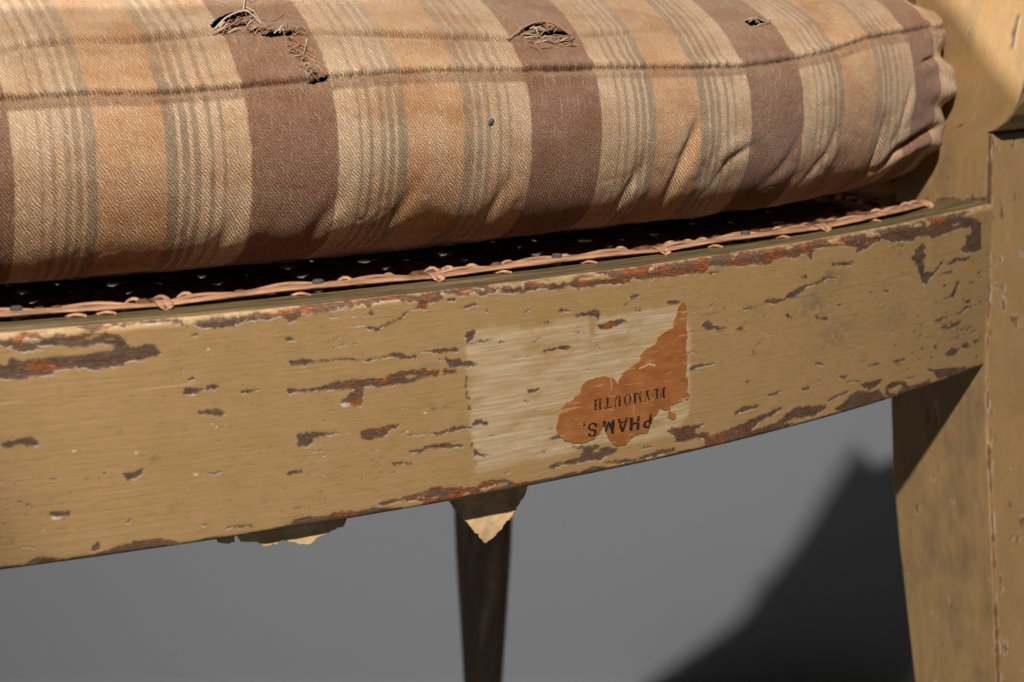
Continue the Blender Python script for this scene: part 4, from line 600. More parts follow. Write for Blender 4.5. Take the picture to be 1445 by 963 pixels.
def build_front_leg(mirror=False, fine=True):
    """front leg running up into the arm support; A = inner face, B = front face"""
    if fine:
        zs = np.concatenate([np.arange(-420, -140, 14.0), np.arange(-140, 132, 0.5), np.arange(134, 258, 8.0)])
    else:
        zs = np.concatenate([np.arange(-420, -20, 20.0), np.arange(-20, 258, 6.0)])
    fz = [(-420, -46), (-111, -13.7), (-57, -7.4), (-20, -2.6), (0, -1.2), (56, 2.3), (79, 3.0), (79.6, 4.2), (80.4, 1.2), (83, -2.2), (86, -4.6), (90, -6.9), (95, -8.4), (103, -9.8), (115, -11.5), (130, -15), (200, -30), (262, -34)]
    bz = [(-420, -18), (-123, 23.0), (-71, 33.7), (-50, 37.3), (-21, 40.2), (0, 41.5), (60, 43), (130, 38), (200, 16), (262, 8)]
    f = np.interp(zs, *zip(*fz)); b = np.interp(zs, *zip(*bz))
    wd = np.interp(zs, [-420, 0, 60, 260], [24, 44, 45, 40])
    r = 1.3
    A = np.concatenate([np.linspace(1, 0, 90 if fine else 3)])           # along A from back to front, fraction
    arc = np.linspace(0, math.pi / 2, 7)[1:-1]
    Bq = np.concatenate([np.arange(0, 16, 0.5), np.linspace(16, 40, 4)[1:]]) if fine else np.array([0, 20, 40.])
    nu = len(zs)
    rows = []; qs = []
    L = b - f
    for t in A:
        rows.append((f + r + t * (L - 2 * r), 0 * f)); qs.append(-(r + t * (L - 2 * r)))
    for a in arc:
        rows.append((f + r - r * math.sin(a), 0 * f + r - r * math.cos(a))); qs.append(np.full(nu, -r + a / (math.pi / 2) * 2 * r))
    for q in Bq:
        t = q / 40.0
        rows.append((f, r + t * (wd - 2 * r))); qs.append(r + t * (wd - 2 * r))
    rows.append((f + r, wd)); qs.append(wd)
    rows.append((b - r, wd)); qs.append(wd + 20)
    rows.append((b, wd - r)); qs.append(wd + 30)
    rows.append((b, 0 * f + r)); qs.append(wd + 40)
    a = np.stack([x[0] for x in rows], 1); bb = np.stack([x[1] for x in rows], 1); Q = np.stack(qs, 1)
    Zz = np.repeat(zs[:, None], a.shape[1], 1)
    nzz = fbm(Zz * 0.09, Q * 0.0 + 2.2, 1, 4)
    wx = Q + 0.9 * (fbm(Zz * .7, Q * .9, 2, 3) - .5)
    loss = np.abs(wx - 0.5) < np.where(Zz < 30, 4.8, 1.4) * (nzz - 0.42)
    loss |= (Zz > 55) & (Zz < 70) & (np.abs(wx - 0.2) < 1.3)
    loss |= (Zz > 67) & (Zz < 80) & (np.abs(wx + 0.3) < 0.7)
    loss |= (fbm(Zz * .16, Q * 0.55, 3, 4) > np.where(Q > 0, 0.755, 0.80)) & (Q < 30)
    loss |= (np.abs(Zz - 57.3 - 0.12 * Q) < 0.6) & (Q < 0) & (Q > -22) & (fbm(Zz * .3, Q * .25, 5, 3) > 0.40)
    loss |= (np.hypot((Zz - 113) / 6, (Q + 7.5) / 0.8) < 1)
    loss = loss.astype(float)
    anyl = np.maximum.reduce([np.roll(loss, s, ax) for s in (1, -1, 2) for ax in (0, 1)])
    rim = anyl * (1 - loss) * sstep(0.45, 0.62, fbm(Zz * .3, Q * .5, 6, 3)) * np.where(Zz > 50, 0.3, 0.6)
    rust = sstep(0.45, 0.6, fbm(Zz * 0.03, Q * 0.02, 4, 3)) * (Zz < 40)
    grime = (0.42 * sstep(0.40, 0.76, fbm(Zz * 0.07, Q * 0.12, 7, 4)) + 0.16 * sstep(0.45, 0.6, fbm(Zz * 0.12, Q * 0.5, 2, 4))) * np.where(Q < 0.5, 1, 0.35) * np.where(Zz > 70, 0.55, 1)
    dirt = np.abs(wx) < 0.45                                                  # black line in the crack at the edge
    grime = np.maximum(grime, 0.8 * dirt * (Zz > 50) * (Zz < 84))
    crev = np.exp(-((Zz - 79.6) / 0.7) ** 2) * (Q > 0)
    grime = np.maximum(grime, crev)
    sm = blur(loss, 1)
    pa = -0.3 * sm
    V = np.stack([LN[0] * (bb - pa * (Q < 0)) + LA[0] * (a - pa * (Q > 0)), LN[1] * bb + LA[1] * (a - pa * (Q > 0)), Zz], -1)
    if mirror:
        V[..., 0] = -500 - V[..., 0]; V[..., 1] -= 14
    F = grid_faces(len(zs), a.shape[1], True)[:, ::-1]
    if mirror:
        F = F[:, ::-1]
    me = mesh_from(world(V.reshape(-1, 3)), F, 'leg')
    set_attr(me, 'surf', np.stack([Zz, Q + 300, Zz * 0], -1).reshape(-1, 3), 'FLOAT_VECTOR')
    set_attr(me, 'wear', np.stack([sm, rim, rust], -1).reshape(-1, 3))
    set_attr(me, 'tone', np.stack([0 * sm, grime, 0 * sm, 0 * sm], -1).reshape(-1, 4))
    return link('leg', me, PAINT, CHAIR)


build_front_leg()
build_front_leg(True, False)


def loft(name, sections, mat=PAINT, n=24, sq=4.0, grain_z=True, parent=CHAIR):
    """sections: (cx, cy, cz, half x, half y) of a rounded-square bar along z or y"""
    a = np.linspace(0, 2 * np.pi, n, endpoint=False)
    c = np.sign(np.cos(a)) * np.abs(np.cos(a)) ** (2 / sq); s = np.sign(np.sin(a)) * np.abs(np.sin(a)) ** (2 / sq)
    V, SV = [], []
    for cx, cy, cz, hx, hy in sections:
        if grain_z:
            V.append(np.stack([cx + hx * c, cy + hy * s, cz + 0 * c], -1)); SV.append(np.stack([cz + 0 * c, a * hx * 1.3, 0 * c], -1))
        else:
            V.append(np.stack([cx + hx * c, cy + 0 * c, cz + hy * s], -1)); SV.append(np.stack([cy + 0 * c, a * hx * 1.3, 0 * c], -1))
    k = len(sections)
    V = np.concatenate(V); SV = np.concatenate(SV)
    F = grid_faces(k, n, True)
    me = bpy.data.meshes.new(name)
    fs = [tuple(f) for f in F] + [tuple(range(n))[::-1], tuple(range((k - 1) * n, k * n))]
    me.from_pydata([tuple(v) for v in world(V)], [], fs)
    me.polygons.foreach_set('use_smooth', np.full(len(me.polygons), True)); me.update()
    set_attr(me, 'surf', SV, 'FLOAT_VECTOR')
    z = np.zeros((len(V), 1))
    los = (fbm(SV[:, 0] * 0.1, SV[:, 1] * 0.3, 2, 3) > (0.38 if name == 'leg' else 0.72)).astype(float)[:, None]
    set_attr(me, 'wear', np.concatenate([los, z, z], 1)); set_attr(me, 'tone', np.concatenate([z, z + (0.85 if name == 'leg' else 0.25), z, z], 1))  # back legs: shade under the seat painted in as extra loss and grime
    return link(name, me, mat, parent)


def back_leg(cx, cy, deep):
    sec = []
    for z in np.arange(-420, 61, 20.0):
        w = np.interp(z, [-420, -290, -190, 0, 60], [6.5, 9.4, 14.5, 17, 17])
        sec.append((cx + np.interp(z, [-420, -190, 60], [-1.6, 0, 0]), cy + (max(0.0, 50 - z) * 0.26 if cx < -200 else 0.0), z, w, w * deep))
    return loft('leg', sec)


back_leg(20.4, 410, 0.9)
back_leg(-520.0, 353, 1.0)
for sx in (1, -1):
    x0 = 3 if sx > 0 else -503
    zc, hz = (28, 27.5) if sx > 0 else (8, 48)
    loft('side_rail', [(x0, y, zc, 17, hz) for y in np.linspace(44, 424 if sx > 0 else 370, 12)], grain_z=False)
for x0 in (20, -522):
    loft('arm', [(x0, y, z, hx, hz) for y, z, hx, hz in ((-40, 228, 8, 6), (-36, 232, 15, 11), (-24, 241, 19, 15), (-8, 251, 20, 17), (8, 263, 20, 17), (22, 277, 20, 17), (41, 288, 20, 17), (70, 295, 19, 17), (140, 298, 18, 16), (220, 298, 17, 15), (296, 297, 15, 13), (303, 296, 10, 8))], grain_z=False)


def shadow_panel(x0):
    """unseen panel added between seat and arm, rear edge cut for its shadow"""
    out = [(20, 5), (410, 5), (405, 15), (391, 39), (377, 64), (366, 92), (356, 122), (348, 150), (341, 172), (335, 159), (326, 142), (318, 140), (311, 230), (300, 296), (20, 288)]
    n = len(out)
    V = [(x0 + s, y, z) for s in (-4, 4) for y, z in out]
    F = [tuple(range(n)), tuple(range(n, 2 * n))[::-1]] + [(k, k + n, (k + 1) % n + n, (k + 1) % n) for k in range(n)]
    me = bpy.data.meshes.new('shadow_panel'); me.from_pydata([tuple(v) for v in world(V)], [], F); me.update()
    V = np.array(V, float); z0 = np.zeros((len(V), 1))
    set_attr(me, 'surf', V[:, [1, 2, 0]], 'FLOAT_VECTOR'); set_attr(me, 'wear', np.concatenate([z0, z0, z0], 1)); set_attr(me, 'tone', np.concatenate([z0, z0, z0, z0], 1))
    link('shadow_panel', me, PAINT, CHAIR)


shadow_panel(25)  # added to throw the backdrop shadow and stop spill from the spot
shadow_panel(-526)



def bar_x(name, x0, x1, y, z, hy, hz):
    n = 20; a = np.linspace(0, 2 * np.pi, n, endpoint=False)
    c = np.sign(np.cos(a)) * np.abs(np.cos(a)) ** 0.5; s = np.sign(np.sin(a)) * np.abs(np.sin(a)) ** 0.5
    xs = np.linspace(x0, x1, 14)
    V = np.concatenate([np.stack([0 * c + x, y + hy * c, z + hz * s], -1) for x in xs])
    me = bpy.data.meshes.new(name)
    fs = [tuple(f)[::-1] for f in grid_faces(len(xs), n, True)] + [tuple(range(n)), tuple(range(13 * n, 14 * n))[::-1]]
    me.from_pydata([tuple(v) for v in world(V)], [], fs)
    me.polygons.foreach_set('use_smooth', np.full(len(me.polygons), True)); me.update()
    z0 = np.zeros((len(V), 1))
    set_attr(me, 'surf', V * 1.0, 'FLOAT_VECTOR'); set_attr(me, 'wear', np.concatenate([z0, z0, z0], 1)); set_attr(me, 'tone', np.concatenate([z0, z0, z0, z0], 1))
    return link(name, me, PAINT, CHAIR)


bar_x('back_rail', -486, -14, 358, 28, 12, 27)

# ---------------------------------------------------------------- the torn paper label, printed upside down


def glyph(ch, x, y, bold):
    """True where ink is; unit cap height, x to the right of the letter's own origin"""
    def rect(a, b, c, d):
        return (x >= a) & (x <= c) & (y >= b) & (y <= d)

    def bar(x1, y1, x2, y2, w):
        return inpoly(x, y, [(x1 - w / 2, y1), (x1 + w / 2, y1), (x2 + w / 2, y2), (x2 - w / 2, y2)])

    def ring(cx, cy, rx, ry, tx, ty):
        return (((x - cx) / rx) ** 2 + ((y - cy) / ry) ** 2 <= 1) & (((x - cx) / (rx - tx)) ** 2 + ((y - cy) / (ry - ty)) ** 2 >= 1)
    if bold:
        w = 0.25
        if ch == 'P':
            return rect(0, 0, w, 1) | (ring(0.36, 0.70, 0.36, 0.30, w, 0.15) & (x > 0.3)) | rect(w, 0.85, 0.36, 1) | rect(w, 0.40, 0.36, 0.55)
        if ch == 'H':
            return rect(0, 0, w, 1) | rect(0.54, 0, 0.54 + w, 1) | rect(w, 0.43, 0.54, 0.58)
        if ch == 'A':
            return bar(0.10, 0, 0.40, 1, 0.2) | bar(0.74, 0, 0.44, 1, 0.2) | rect(0.24, 0.22, 0.6, 0.36)
        if ch == 'M':
            return rect(0, 0, w, 1) | rect(0.68, 0, 0.68 + w, 1) | bar(0.11, 1, 0.43, 0.08, 0.2) | bar(0.75, 1, 0.43, 0.08, 0.2)
        if ch == 'S':
            up = ring(0.36, 0.735, 0.33, 0.28, 0.17, 0.14) & ~((x > 0.38) & (y < 0.70))
            lo = ring(0.36, 0.28, 0.36, 0.30, 0.18, 0.14) & ~((x < 0.34) & (y > 0.32))
            return up | lo
        if ch == ',':
            return rect(0, 0, 0.16, 0.17) | bar(0.06, -0.2, 0.12, 0.02, 0.08)
    s = 0.10; k = 0.235

    def serif(cx, yy, hw):
        return rect(cx - hw, yy, cx + hw, yy + s)
    if ch == 'P':
        return rect(.14, 0, .14 + k, 1) | serif(.22, 0, .2) | rect(0.02, 1 - s, .3, 1) | (ring(.34, .73, .33, .27, .15, .06) & (x > .28))
    if ch == 'L':
        return rect(.14, 0, .14 + k, 1) | serif(.22, 1 - s, .2) | rect(.02, 0, .66, s) | inpoly(x, y, [(.52, 0), (.66, 0), (.66, .3), (.62, .3)])
    if ch == 'Y':
        return rect(.34, 0, .34 + k, .46) | serif(.42, 0, .2) | bar(.14, 1, .42, .42, .18) | bar(.70, 1, .44, .42, .075) | serif(.15, 1 - s, .16) | serif(.70, 1 - s, .14)
    if ch == 'M':
        return rect(.12, 0, .12 + .06, 1) | rect(.74, 0, .74 + k, 1) | bar(.16, 1, .46, .05, .17) | bar(.80, 1, .47, .05, .06) | serif(.15, 0, .14) | serif(.82, 0, .16) | rect(.0, 1 - s, .2, 1) | rect(.76, 1 - s, .98, 1)
    if ch == 'O':
        return ring(.42, .5, .42, .52, .17, .055)
    if ch == 'U':
        return rect(.10, .3, .10 + k, 1) | rect(.66, .3, .66 + .06, 1) | (ring(.41, .32, .31, .34, .155, .08) & (y < .32)) | serif(.17, 1 - s, .17) | serif(.69, 1 - s, .13)
    if ch == 'T':
        return rect(.32, 0, .32 + k, 1) | serif(.40, 0, .2) | rect(.02, 1 - s, .78, 1) | inpoly(x, y, [(.02, 1), (.12, 1), (.05, .72), (.02, .72)]) | inpoly(x, y, [(.68, 1), (.78, 1), (.78, .72), (.75, .72)])
    if ch == 'H':
        return rect(.10, 0, .10 + k, 1) | rect(.60, 0, .60 + k, 1) | rect(.2, .47, .64, .47 + .06) | serif(.18, 0, .17) | serif(.68, 0, .17) | serif(.18, 1 - s, .17) | serif(.68, 1 - s, .17)
    return np.zeros(x.shape, bool)


def label_material():
    t = NT('brown_label_paper', 0.62, 0.25)
    sv = t.attr('surf').outputs['Vector']
    ink, worn, edge = t.sep(t.attr('print').outputs['Color'])[:3]
    a = t.noise(sv, 0.22, 4, 0.6, (0.7, 1.3, 1)); b = t.noise(sv, 1.0, 3, 0.65, (0.22, 3.2, 1)); c_ = t.noise(sv, 5.0, 2, 0.6)
    c = t.mix(t.ramp(a, 0.3, 0.7), (0.290, 0.102, 0.030), (0.395, 0.155, 0.049))
    c = t.mix(t.ramp(b, 0.54, 0.74, 0, 0.42), c, (0.52, 0.25, 0.10))
    c = t.mix(t.ramp(b, 0.46, 0.28, 0, 0.50), c, (0.19, 0.055, 0.016))
    c = t.mix(t.math('MULTIPLY', worn, 0.75), c, (0.66, 0.43, 0.24))
    c = t.mix(t.math('MULTIPLY', edge, 0.30), c, (0.52, 0.24, 0.08))
    c = t.mix(t.math('MULTIPLY', ink, t.ramp(c_, 0.22, 0.42, 0.86, 1.0)), c, (0.014, 0.012, 0.011))
    return t.done(c, t.bump(t.math('ADD', b, t.math('MULTIPLY', c_, 0.5)), 0.35, 0.00014))


def build_label():
    st = 0.11
    xs = np.arange(-196.5, -145.0, st); zs = np.arange(5.0, 46.5, st)
    X, Z = np.meshgrid(xs, zs, indexing='ij')
    wx = X + 0.45 * (fbm(X * 1.4, Z * 1.4, 0, 3) - .5) + 0.3 * (vnoise(X * 4, Z * 4, 1) - .5)
    wz = Z + 0.45 * (fbm(X * 1.4, Z * 1.4, 2, 3) - .5) + 0.3 * (vnoise(X * 4, Z * 4, 3) - .5)
    M = inpoly(wx, wz, LABEL)
    ink = np.zeros(X.shape)

    def text(key, items, bold):
        (ax, az), (bx, bz), (cx, cz) = TXT[key]
        L = math.hypot(bx - ax, bz - az); ux, uz = (bx - ax) / L, (bz - az) / L
        h = math.hypot(cx - ax, cz - az); vx, vz = uz, -ux
        if vz > 0:
            vx, vz = -vx, -vz
        h *= 1.16 if bold else 1.0
        tx = ((X - ax) * ux + (Z - az) * uz) / h; ty = ((X - ax) * vx + (Z - az) * vz) / h
        jx = 0.05 * (fbm(X * 2.5, Z * 2.5, 5, 2) - .5)
        for ch, o in items:
            kx = 1.12 if bold else 1.0
            ink[glyph(ch, (tx - o + jx) / kx, ty + jx, bold)] = 1
        return L / h
    n1 = (TXT['ply'][0][0] - TXT['ply'][1][0]) / 3.0
    text('ply', [('P', 0), ('L', n1 * .098), ('Y', n1 * .213), ('M', n1 * .335), ('O', n1 * .488), ('U', n1 * .622), ('T', n1 * .758), ('H', n1 * .885)], False)
    n2 = 24.0 / 3.94
    text('pha', [('P', 0), ('H', n2 * .182), ('A', n2 * .352), ('M', n2 * .548), ('S', n2 * .795), (',', n2 * .965)], True)
    ink *= 0.6 + 0.4 * (fbm(X * 2.2, Z * 2.2, 4, 3) > 0.36)
    worn = (fbm(X * 0.16, Z * 1.6, 6, 4) > 0.735).astype(float) * 0.5
    # creases in the paper
    for line, wdt in (([(-176.4, 27.2), (-175.9, 24.2), (-176.2, 23.2)], 0.15), ([(-176.8, 22.5), (-177.2, 19.5), (-176.5, 17.8)], 0.08), ([(-169.0, 20.8), (-168.1, 18.6), (-168.3, 15.4)], 0.07), ([(-166.2, 27.8), (-162.9, 28.6), (-161.0, 27.9)], 0.35)):
        dd, _, _ = polydist(X, Z, line)
        worn = np.maximum(worn, (dd < wdt * (0.4 + fbm(X * 2, Z * 2, 1, 2))) * 1.0)
    er = blur(M.astype(float), 6)
    edge = np.clip((1 - er) * 2, 0, 1)
    lift = 0.13 + 0.05 * fbm(X * .4, Z * .8, 3, 3) + 0.10 * edge * sstep(0.45, 0.7, fbm(X * .35, Z * .35, 5, 2))
    s = gs(X); ln = np.sqrt(1 + s * s)

    def pts(o):
        return np.stack([X + s / ln * o, g(X) - o / ln, Z], -1).reshape(-1, 3)
    n = X.size
    V = np.concatenate([pts(lift), pts(lift - 0.10)])
    F = grid_faces(*X.shape)[:, ::1]
    keep = M.ravel()[F].all(1)
    F = F[keep]
    # walls along the torn outline
    E = np.concatenate([F[:, [0, 1]], F[:, [1, 2]], F[:, [2, 3]], F[:, [3, 0]]])
    key = np.sort(E, 1); key = key[:, 0].astype(np.int64) * (2 * n) + key[:, 1]
    u, idx, cnt = np.unique(key, return_index=True, return_counts=True)
    B = E[idx[cnt == 1]]
    walls = np.stack([B[:, 1], B[:, 0], B[:, 0] + n, B[:, 1] + n], -1)
    F = np.concatenate([F, F[:, ::-1] + n, walls])
    used = np.unique(F); remap = np.full(2 * n, -1); remap[used] = np.arange(len(used))
    me = mesh_from(world(V[used]), remap[F], 'paper_label')
    A2 = lambda q: np.concatenate([q.ravel(), q.ravel()])[used]
    set_attr(me, 'surf', np.stack([A2(X), A2(Z), A2(X * 0)], -1), 'FLOAT_VECTOR')
    set_attr(me, 'print', np.stack([A2(ink), A2(worn), A2(edge)], -1))
    o = link('paper_label', me, label_material(), CHAIR)
    o['label'] = 'torn brown paper label with upside down black print'
    return o


build_label()

# ---------------------------------------------------------------- torn scraps of paper hanging under the seat rail


def scrap(outline, back, lean, curl, seed):
    """outline in millimetres along the rail (x, z); hangs 'back' behind the front face"""
    a = np.array(outline)
    x0, x1 = a[:, 0].min(), a[:, 0].max(); z0, z1 = a[:, 1].min(), a[:, 1].max()
    st = 0.25
    X, Z = np.meshgrid(np.arange(x0 - .5, x1 + .5, st), np.arange(z0 - .5, z1 + .2, st), indexing='ij')
    M = inpoly(X + 0.9 * (fbm(X * .9, Z * .9, seed, 3) - .5), Z + 0.9 * (fbm(X * .9, Z * .9, seed + 1, 3) - .5), outline)
    n = X.size
    off = back + lean * (-Z) + curl * np.sin((X - x0) / (x1 - x0) * 3.1) + 0.8 * (fbm(X * .2, Z * .2, seed, 3) - .5)
    V0 = np.stack([X, g(X) + off, Z], -1).reshape(-1, 3); V1 = V0 + np.array([0, 0.22, 0])
    F = grid_faces(*X.shape); F = F[M.ravel()[F].all(1)]
    E = np.concatenate([F[:, [0, 1]], F[:, [1, 2]], F[:, [2, 3]], F[:, [3, 0]]])
    key = np.sort(E, 1); key = key[:, 0].astype(np.int64) * (2 * n) + key[:, 1]
    u, idx, cnt = np.unique(key, return_index=True, return_counts=True)
    B = E[idx[cnt == 1]]
    F = np.concatenate([F, F[:, ::-1] + n, np.stack([B[:, 1], B[:, 0], B[:, 0] + n, B[:, 1] + n], -1)])
    used = np.unique(F); remap = np.full(2 * n, -1); remap[used] = np.arange(len(used))
    o = link('paper_scrap', mesh_from(world(np.concatenate([V0, V1])[used]), remap[F], 'paper_scrap'), SCRAP, CHAIR)
    return o


for nm, q in SCRAPS.items():
    scrap(q['p'], q['back'], q['lean'], q['curl'], q['seed'])

# ---------------------------------------------------------------- the caned seat
SP = np.polyfit([p[0] for p in STRIP], [p[1] for p in STRIP], 4)


def yc(x):
    return np.polyval(SP, x)


KNOTS = [-370.0, -296.5, -223.1, -149.4, -84.4, -24.2]
PEGS = [-331.0, -256.5, -185.3, -117.6]


def build_border():
    xs = np.arange(-380, -21.5, 1.0)
    k = np.array(KNOTS)
    i = np.clip(np.searchsorted(k, xs) - 1, 0, len(k) - 2)
    t = (xs - k[i]) / (k[i + 1] - k[i])
    lift = 1.15 * np.sin(np.pi * np.clip(t, 0, 1)) ** 0.8 * (0.7 + 0.5 * vnoise(xs * 0.03, xs * 0, 3))
    wob = 0.9 * (vnoise(xs * 0.05, xs * 0 + 4, 2) - 0.5) - 0.9 * np.sin(np.pi * np.clip(t, 0, 1))
    P = np.stack([xs, yc(xs) + wob, H + 0.75 + lift], -1)
    wid = 1.85 * (0.85 + 0.25 * np.sin(np.pi * np.clip(t, 0, 1)) + 0.2 * (vnoise(xs * .09, xs * 0, 1) - .5))
    wid = wid * (1 + 0.25 * (fbm(xs * 0.4, xs * 0, 6, 3) - 0.5))
    V, F = tube(P, wid, 14, 0.30)
    b = link('cane_border', tidy(world(V), F, 'cane_border'), CANE, CHAIR)
    # a second strand laid behind the first
    P2 = P + np.stack([0 * xs, 2.2 + 0.5 * np.sin(xs * 0.13) + 0.8 * (vnoise(xs * .06, xs * 0, 5) - .5), 0.25 + 0.5 * np.sin(xs * 0.26 + 1)], -1)
    V, F = tube(P2, 1.0, 8, 0.45)
    link('cane_border', tidy(world(V), F, 'cane_border'), CANE, CHAIR)
    for kx in KNOTS[1:]:
        for s, w in ((-0.8, 1.05), (0.6, 1.15), (0.1, 0.8)):
            a = np.linspace(-0.25, math.pi * 0.95, 12)
            y = yc(kx) - 2.5 * np.cos(a) * 1.0
            P = np.stack([kx + s + 0.45 * np.sin(a * 1.3) * s + (0.5 * np.cos(a) if w < 1 else 0), y, H + 0.35 + 1.25 * np.sin(a)], -1)
            V, F = tube(P, w, 8, 0.35)
            link('cane_tie', tidy(world(V), F, 'cane_tie'), CANE, b)
    for bx in np.arange(-352, -26, 6.1):
        bx = bx + 1.6 * float(vnoise(np.array(bx), np.array(1.0), 4))
        hh = 1.5 + 1.4 * float(vnoise(np.array(bx * .7), np.array(5.0), 6))
        if hh < 2.25:
            continue
        P = [(bx + 2.6 * q, yc(bx) + 2.9 - 1.4 * q, H - 0.6 + hh * (1 - q * q) + 0.3) for q in np.linspace(-1.1, 1.1, 8)]
        V, F = tube(P, 0.95, 8, 0.5)
        link('cane_tie', tidy(world(V), F, 'cane_tie'), CANE, b)
    for px in PEGS:
        n = 14; a = np.linspace(0, 2 * np.pi, n, endpoint=False)
        zt = H + 3.1
        V = [(px + 1.5 * math.cos(q) * r, yc(px) - 0.3 + 1.2 * math.sin(q) * r, zt + dz) for r, dz in ((1.0, -3.0), (1.0, 0), (0.75, .25)) for q in a]
        F = [tuple(f)[::-1] for f in grid_faces(3, n, True)] + [tuple(range(2 * n, 3 * n))]
        me = bpy.data.meshes.new('cane_peg'); me.from_pydata([tuple(v) for v in world(V)], [], F); me.update()
        link('cane_peg', me, PEG, b)
    for sx in (-318, -311, -262, -203.5, -176, -131, -104, -60):
        P = [(sx + q, yc(sx) - 1.9 - 0.5 * math.sin(q * 1.1), H + 0.25 + 0.35 * math.cos(q)) for q in np.linspace(-2.2, 2.2, 7)]
        V, F = tube(P, 0.75, 6, 0.6)
        link('cane_tie', tidy(world(V), F, 'cane_tie'), CANE, b)


build_border()


def build_weave():
    step = 12.2

    def sag(x, y):                 # the cane gives under the cushion
        return float(-4.2 * sstep(1.0, 10.0, y - yc(max(x, -380))) * sstep(0, 40, 386 - y))

    def add(P, w):
        if len(P) < 4:
            return
        V, F = tube(np.array(P), w, 6, 0.42)
        link('cane_strand', tidy(world(V), F, 'cane_strand'), CANE_SHADED, CHAIR)
    # front to back, in pairs
    for k in range(-39, -1):
        for o in (-1.7, 1.7):
            x = k * step + 6 + o
            if x > -18:
                continue
            y0 = yc(x) if x > -380 else yc(-380)
            lift = 1.5 + 0.8 * float(vnoise(np.array(x * 1.7), np.array(o), 2))
            P = [(x, y0 + 0.4, H - 1.0), (x + 0.3, y0 + 0.8, H + 0.4), (x + 0.2 * o, y0 + 1.9, H + lift * 0.8), (x, y0 + 3.6, H + lift * 0.4)]
            for y in np.arange(y0 + 7, 386, 6.1):
                P.append((x, y, H + sag(x, y) + 0.85 + 0.75 * math.sin(y / step * math.pi + k)))
            add(P, 1.9)
    # side to side
    for k in range(-2, 32):
        for o in (-1.7, 1.7):
            y = k * step + o
            xs = [x for x in np.arange(-484, -14, 6.1) if y > (yc(max(x, -380)) + 4.5)]
            add([(x, y, H + sag(x, y) + 0.45 + 0.75 * math.sin(x / step * math.pi + k)) for x in xs], 1.8)
    # the two diagonals
    for sgn in (1, -1):
        for k in range(-40, 74):
            P = []
            for x in np.arange(-484, -14, 6.1):
                y = sgn * (x + 250) + k * step - 40
                if yc(max(x, -380)) + 3.5 < y < 386:
                    P.append((x, y, H + sag(x, y) + 0.65 + 0.9 * math.sin(x / 6.1 * math.pi * 0.5 + sgn)))
            add(P, 1.9)


build_weave()

# ---------------------------------------------------------------- the cushion
CP = [(190, -5.0), (120, -4.8), (75, -2.6), (54, 1.2), (42, 3.6), (33, 6.2), (27, 10), (22, 16), (18.8, 24), (17.5, 33), (18.4, 41), (20.3, 46.5), (22.5, 50), (26, 54), (33, 60.5), (44, 67), (62, 74), (95, 80), (150, 84), (190, 85)]
CBACK = [(300, 82), (385, 68), (405, 45), (395, 14), (330, -3), (260, -5)]


def catmull(P, n=40):
    P = np.array(P, float); Q = np.concatenate([2 * P[:1] - P[1:2], P, 2 * P[-1:] - P[-2:-1]])
    out = []
    for i in range(1, len(Q) - 2):
        t = np.linspace(0, 1, n, endpoint=False)[:, None]
        a, b, c, d = Q[i - 1], Q[i], Q[i + 1], Q[i + 2]
        out.append(0.5 * (2 * b + (c - a) * t + (2 * a - 5 * b + 4 * c - d) * t ** 2 + (3 * b - a - 3 * c + d) * t ** 3))
    out.append(P[-1:])
    return np.concatenate(out)


def smooth1(x, xp, yp, w):
    y = np.interp(x, xp, yp)
    k = np.exp(-0.5 * (np.arange(-3 * w, 3 * w + 1) / w) ** 2); k /= k.sum()
    return np.convolve(np.pad(y, 3 * w, mode='edge'), k, 'valid')


XR = -2.2; R0 = 15.0; PHI0 = math.atan(0.33)
S1 = XR - R0 * (1 - math.sin(PHI0))                      # where the front bends into the right end
ARC = R0 * (math.pi / 2 - PHI0)


def cushion_rows():
    c = catmull(CP)
    s = np.concatenate([[0], np.cumsum(np.hypot(*np.diff(c, axis=0).T))])
    vf = np.interp(1, [0, 1], [0, 1])
    # arc positions of the finely cut stretch
    i0 = np.argmin(np.hypot(c[:, 0] - 54, c[:, 1] - 1.2)); i1 = np.argmin(np.hypot(c[:, 0] - 75, c[:, 1] - 76.5))
    a = np.concatenate([np.linspace(0, s[i0], 12)[:-1], np.arange(s[i0], s[i1], 0.32), np.linspace(s[i1], s[-1], 16)])
    d = np.interp(a, s, c[:, 0]); z = np.interp(a, s, c[:, 1])
    iseam = np.interp(50.0, c[300:520, 1], s[300:520]) if False else s[np.argmin(np.hypot(c[:, 0] - 22.5, c[:, 1] - 50))]
    return d, z, a - iseam


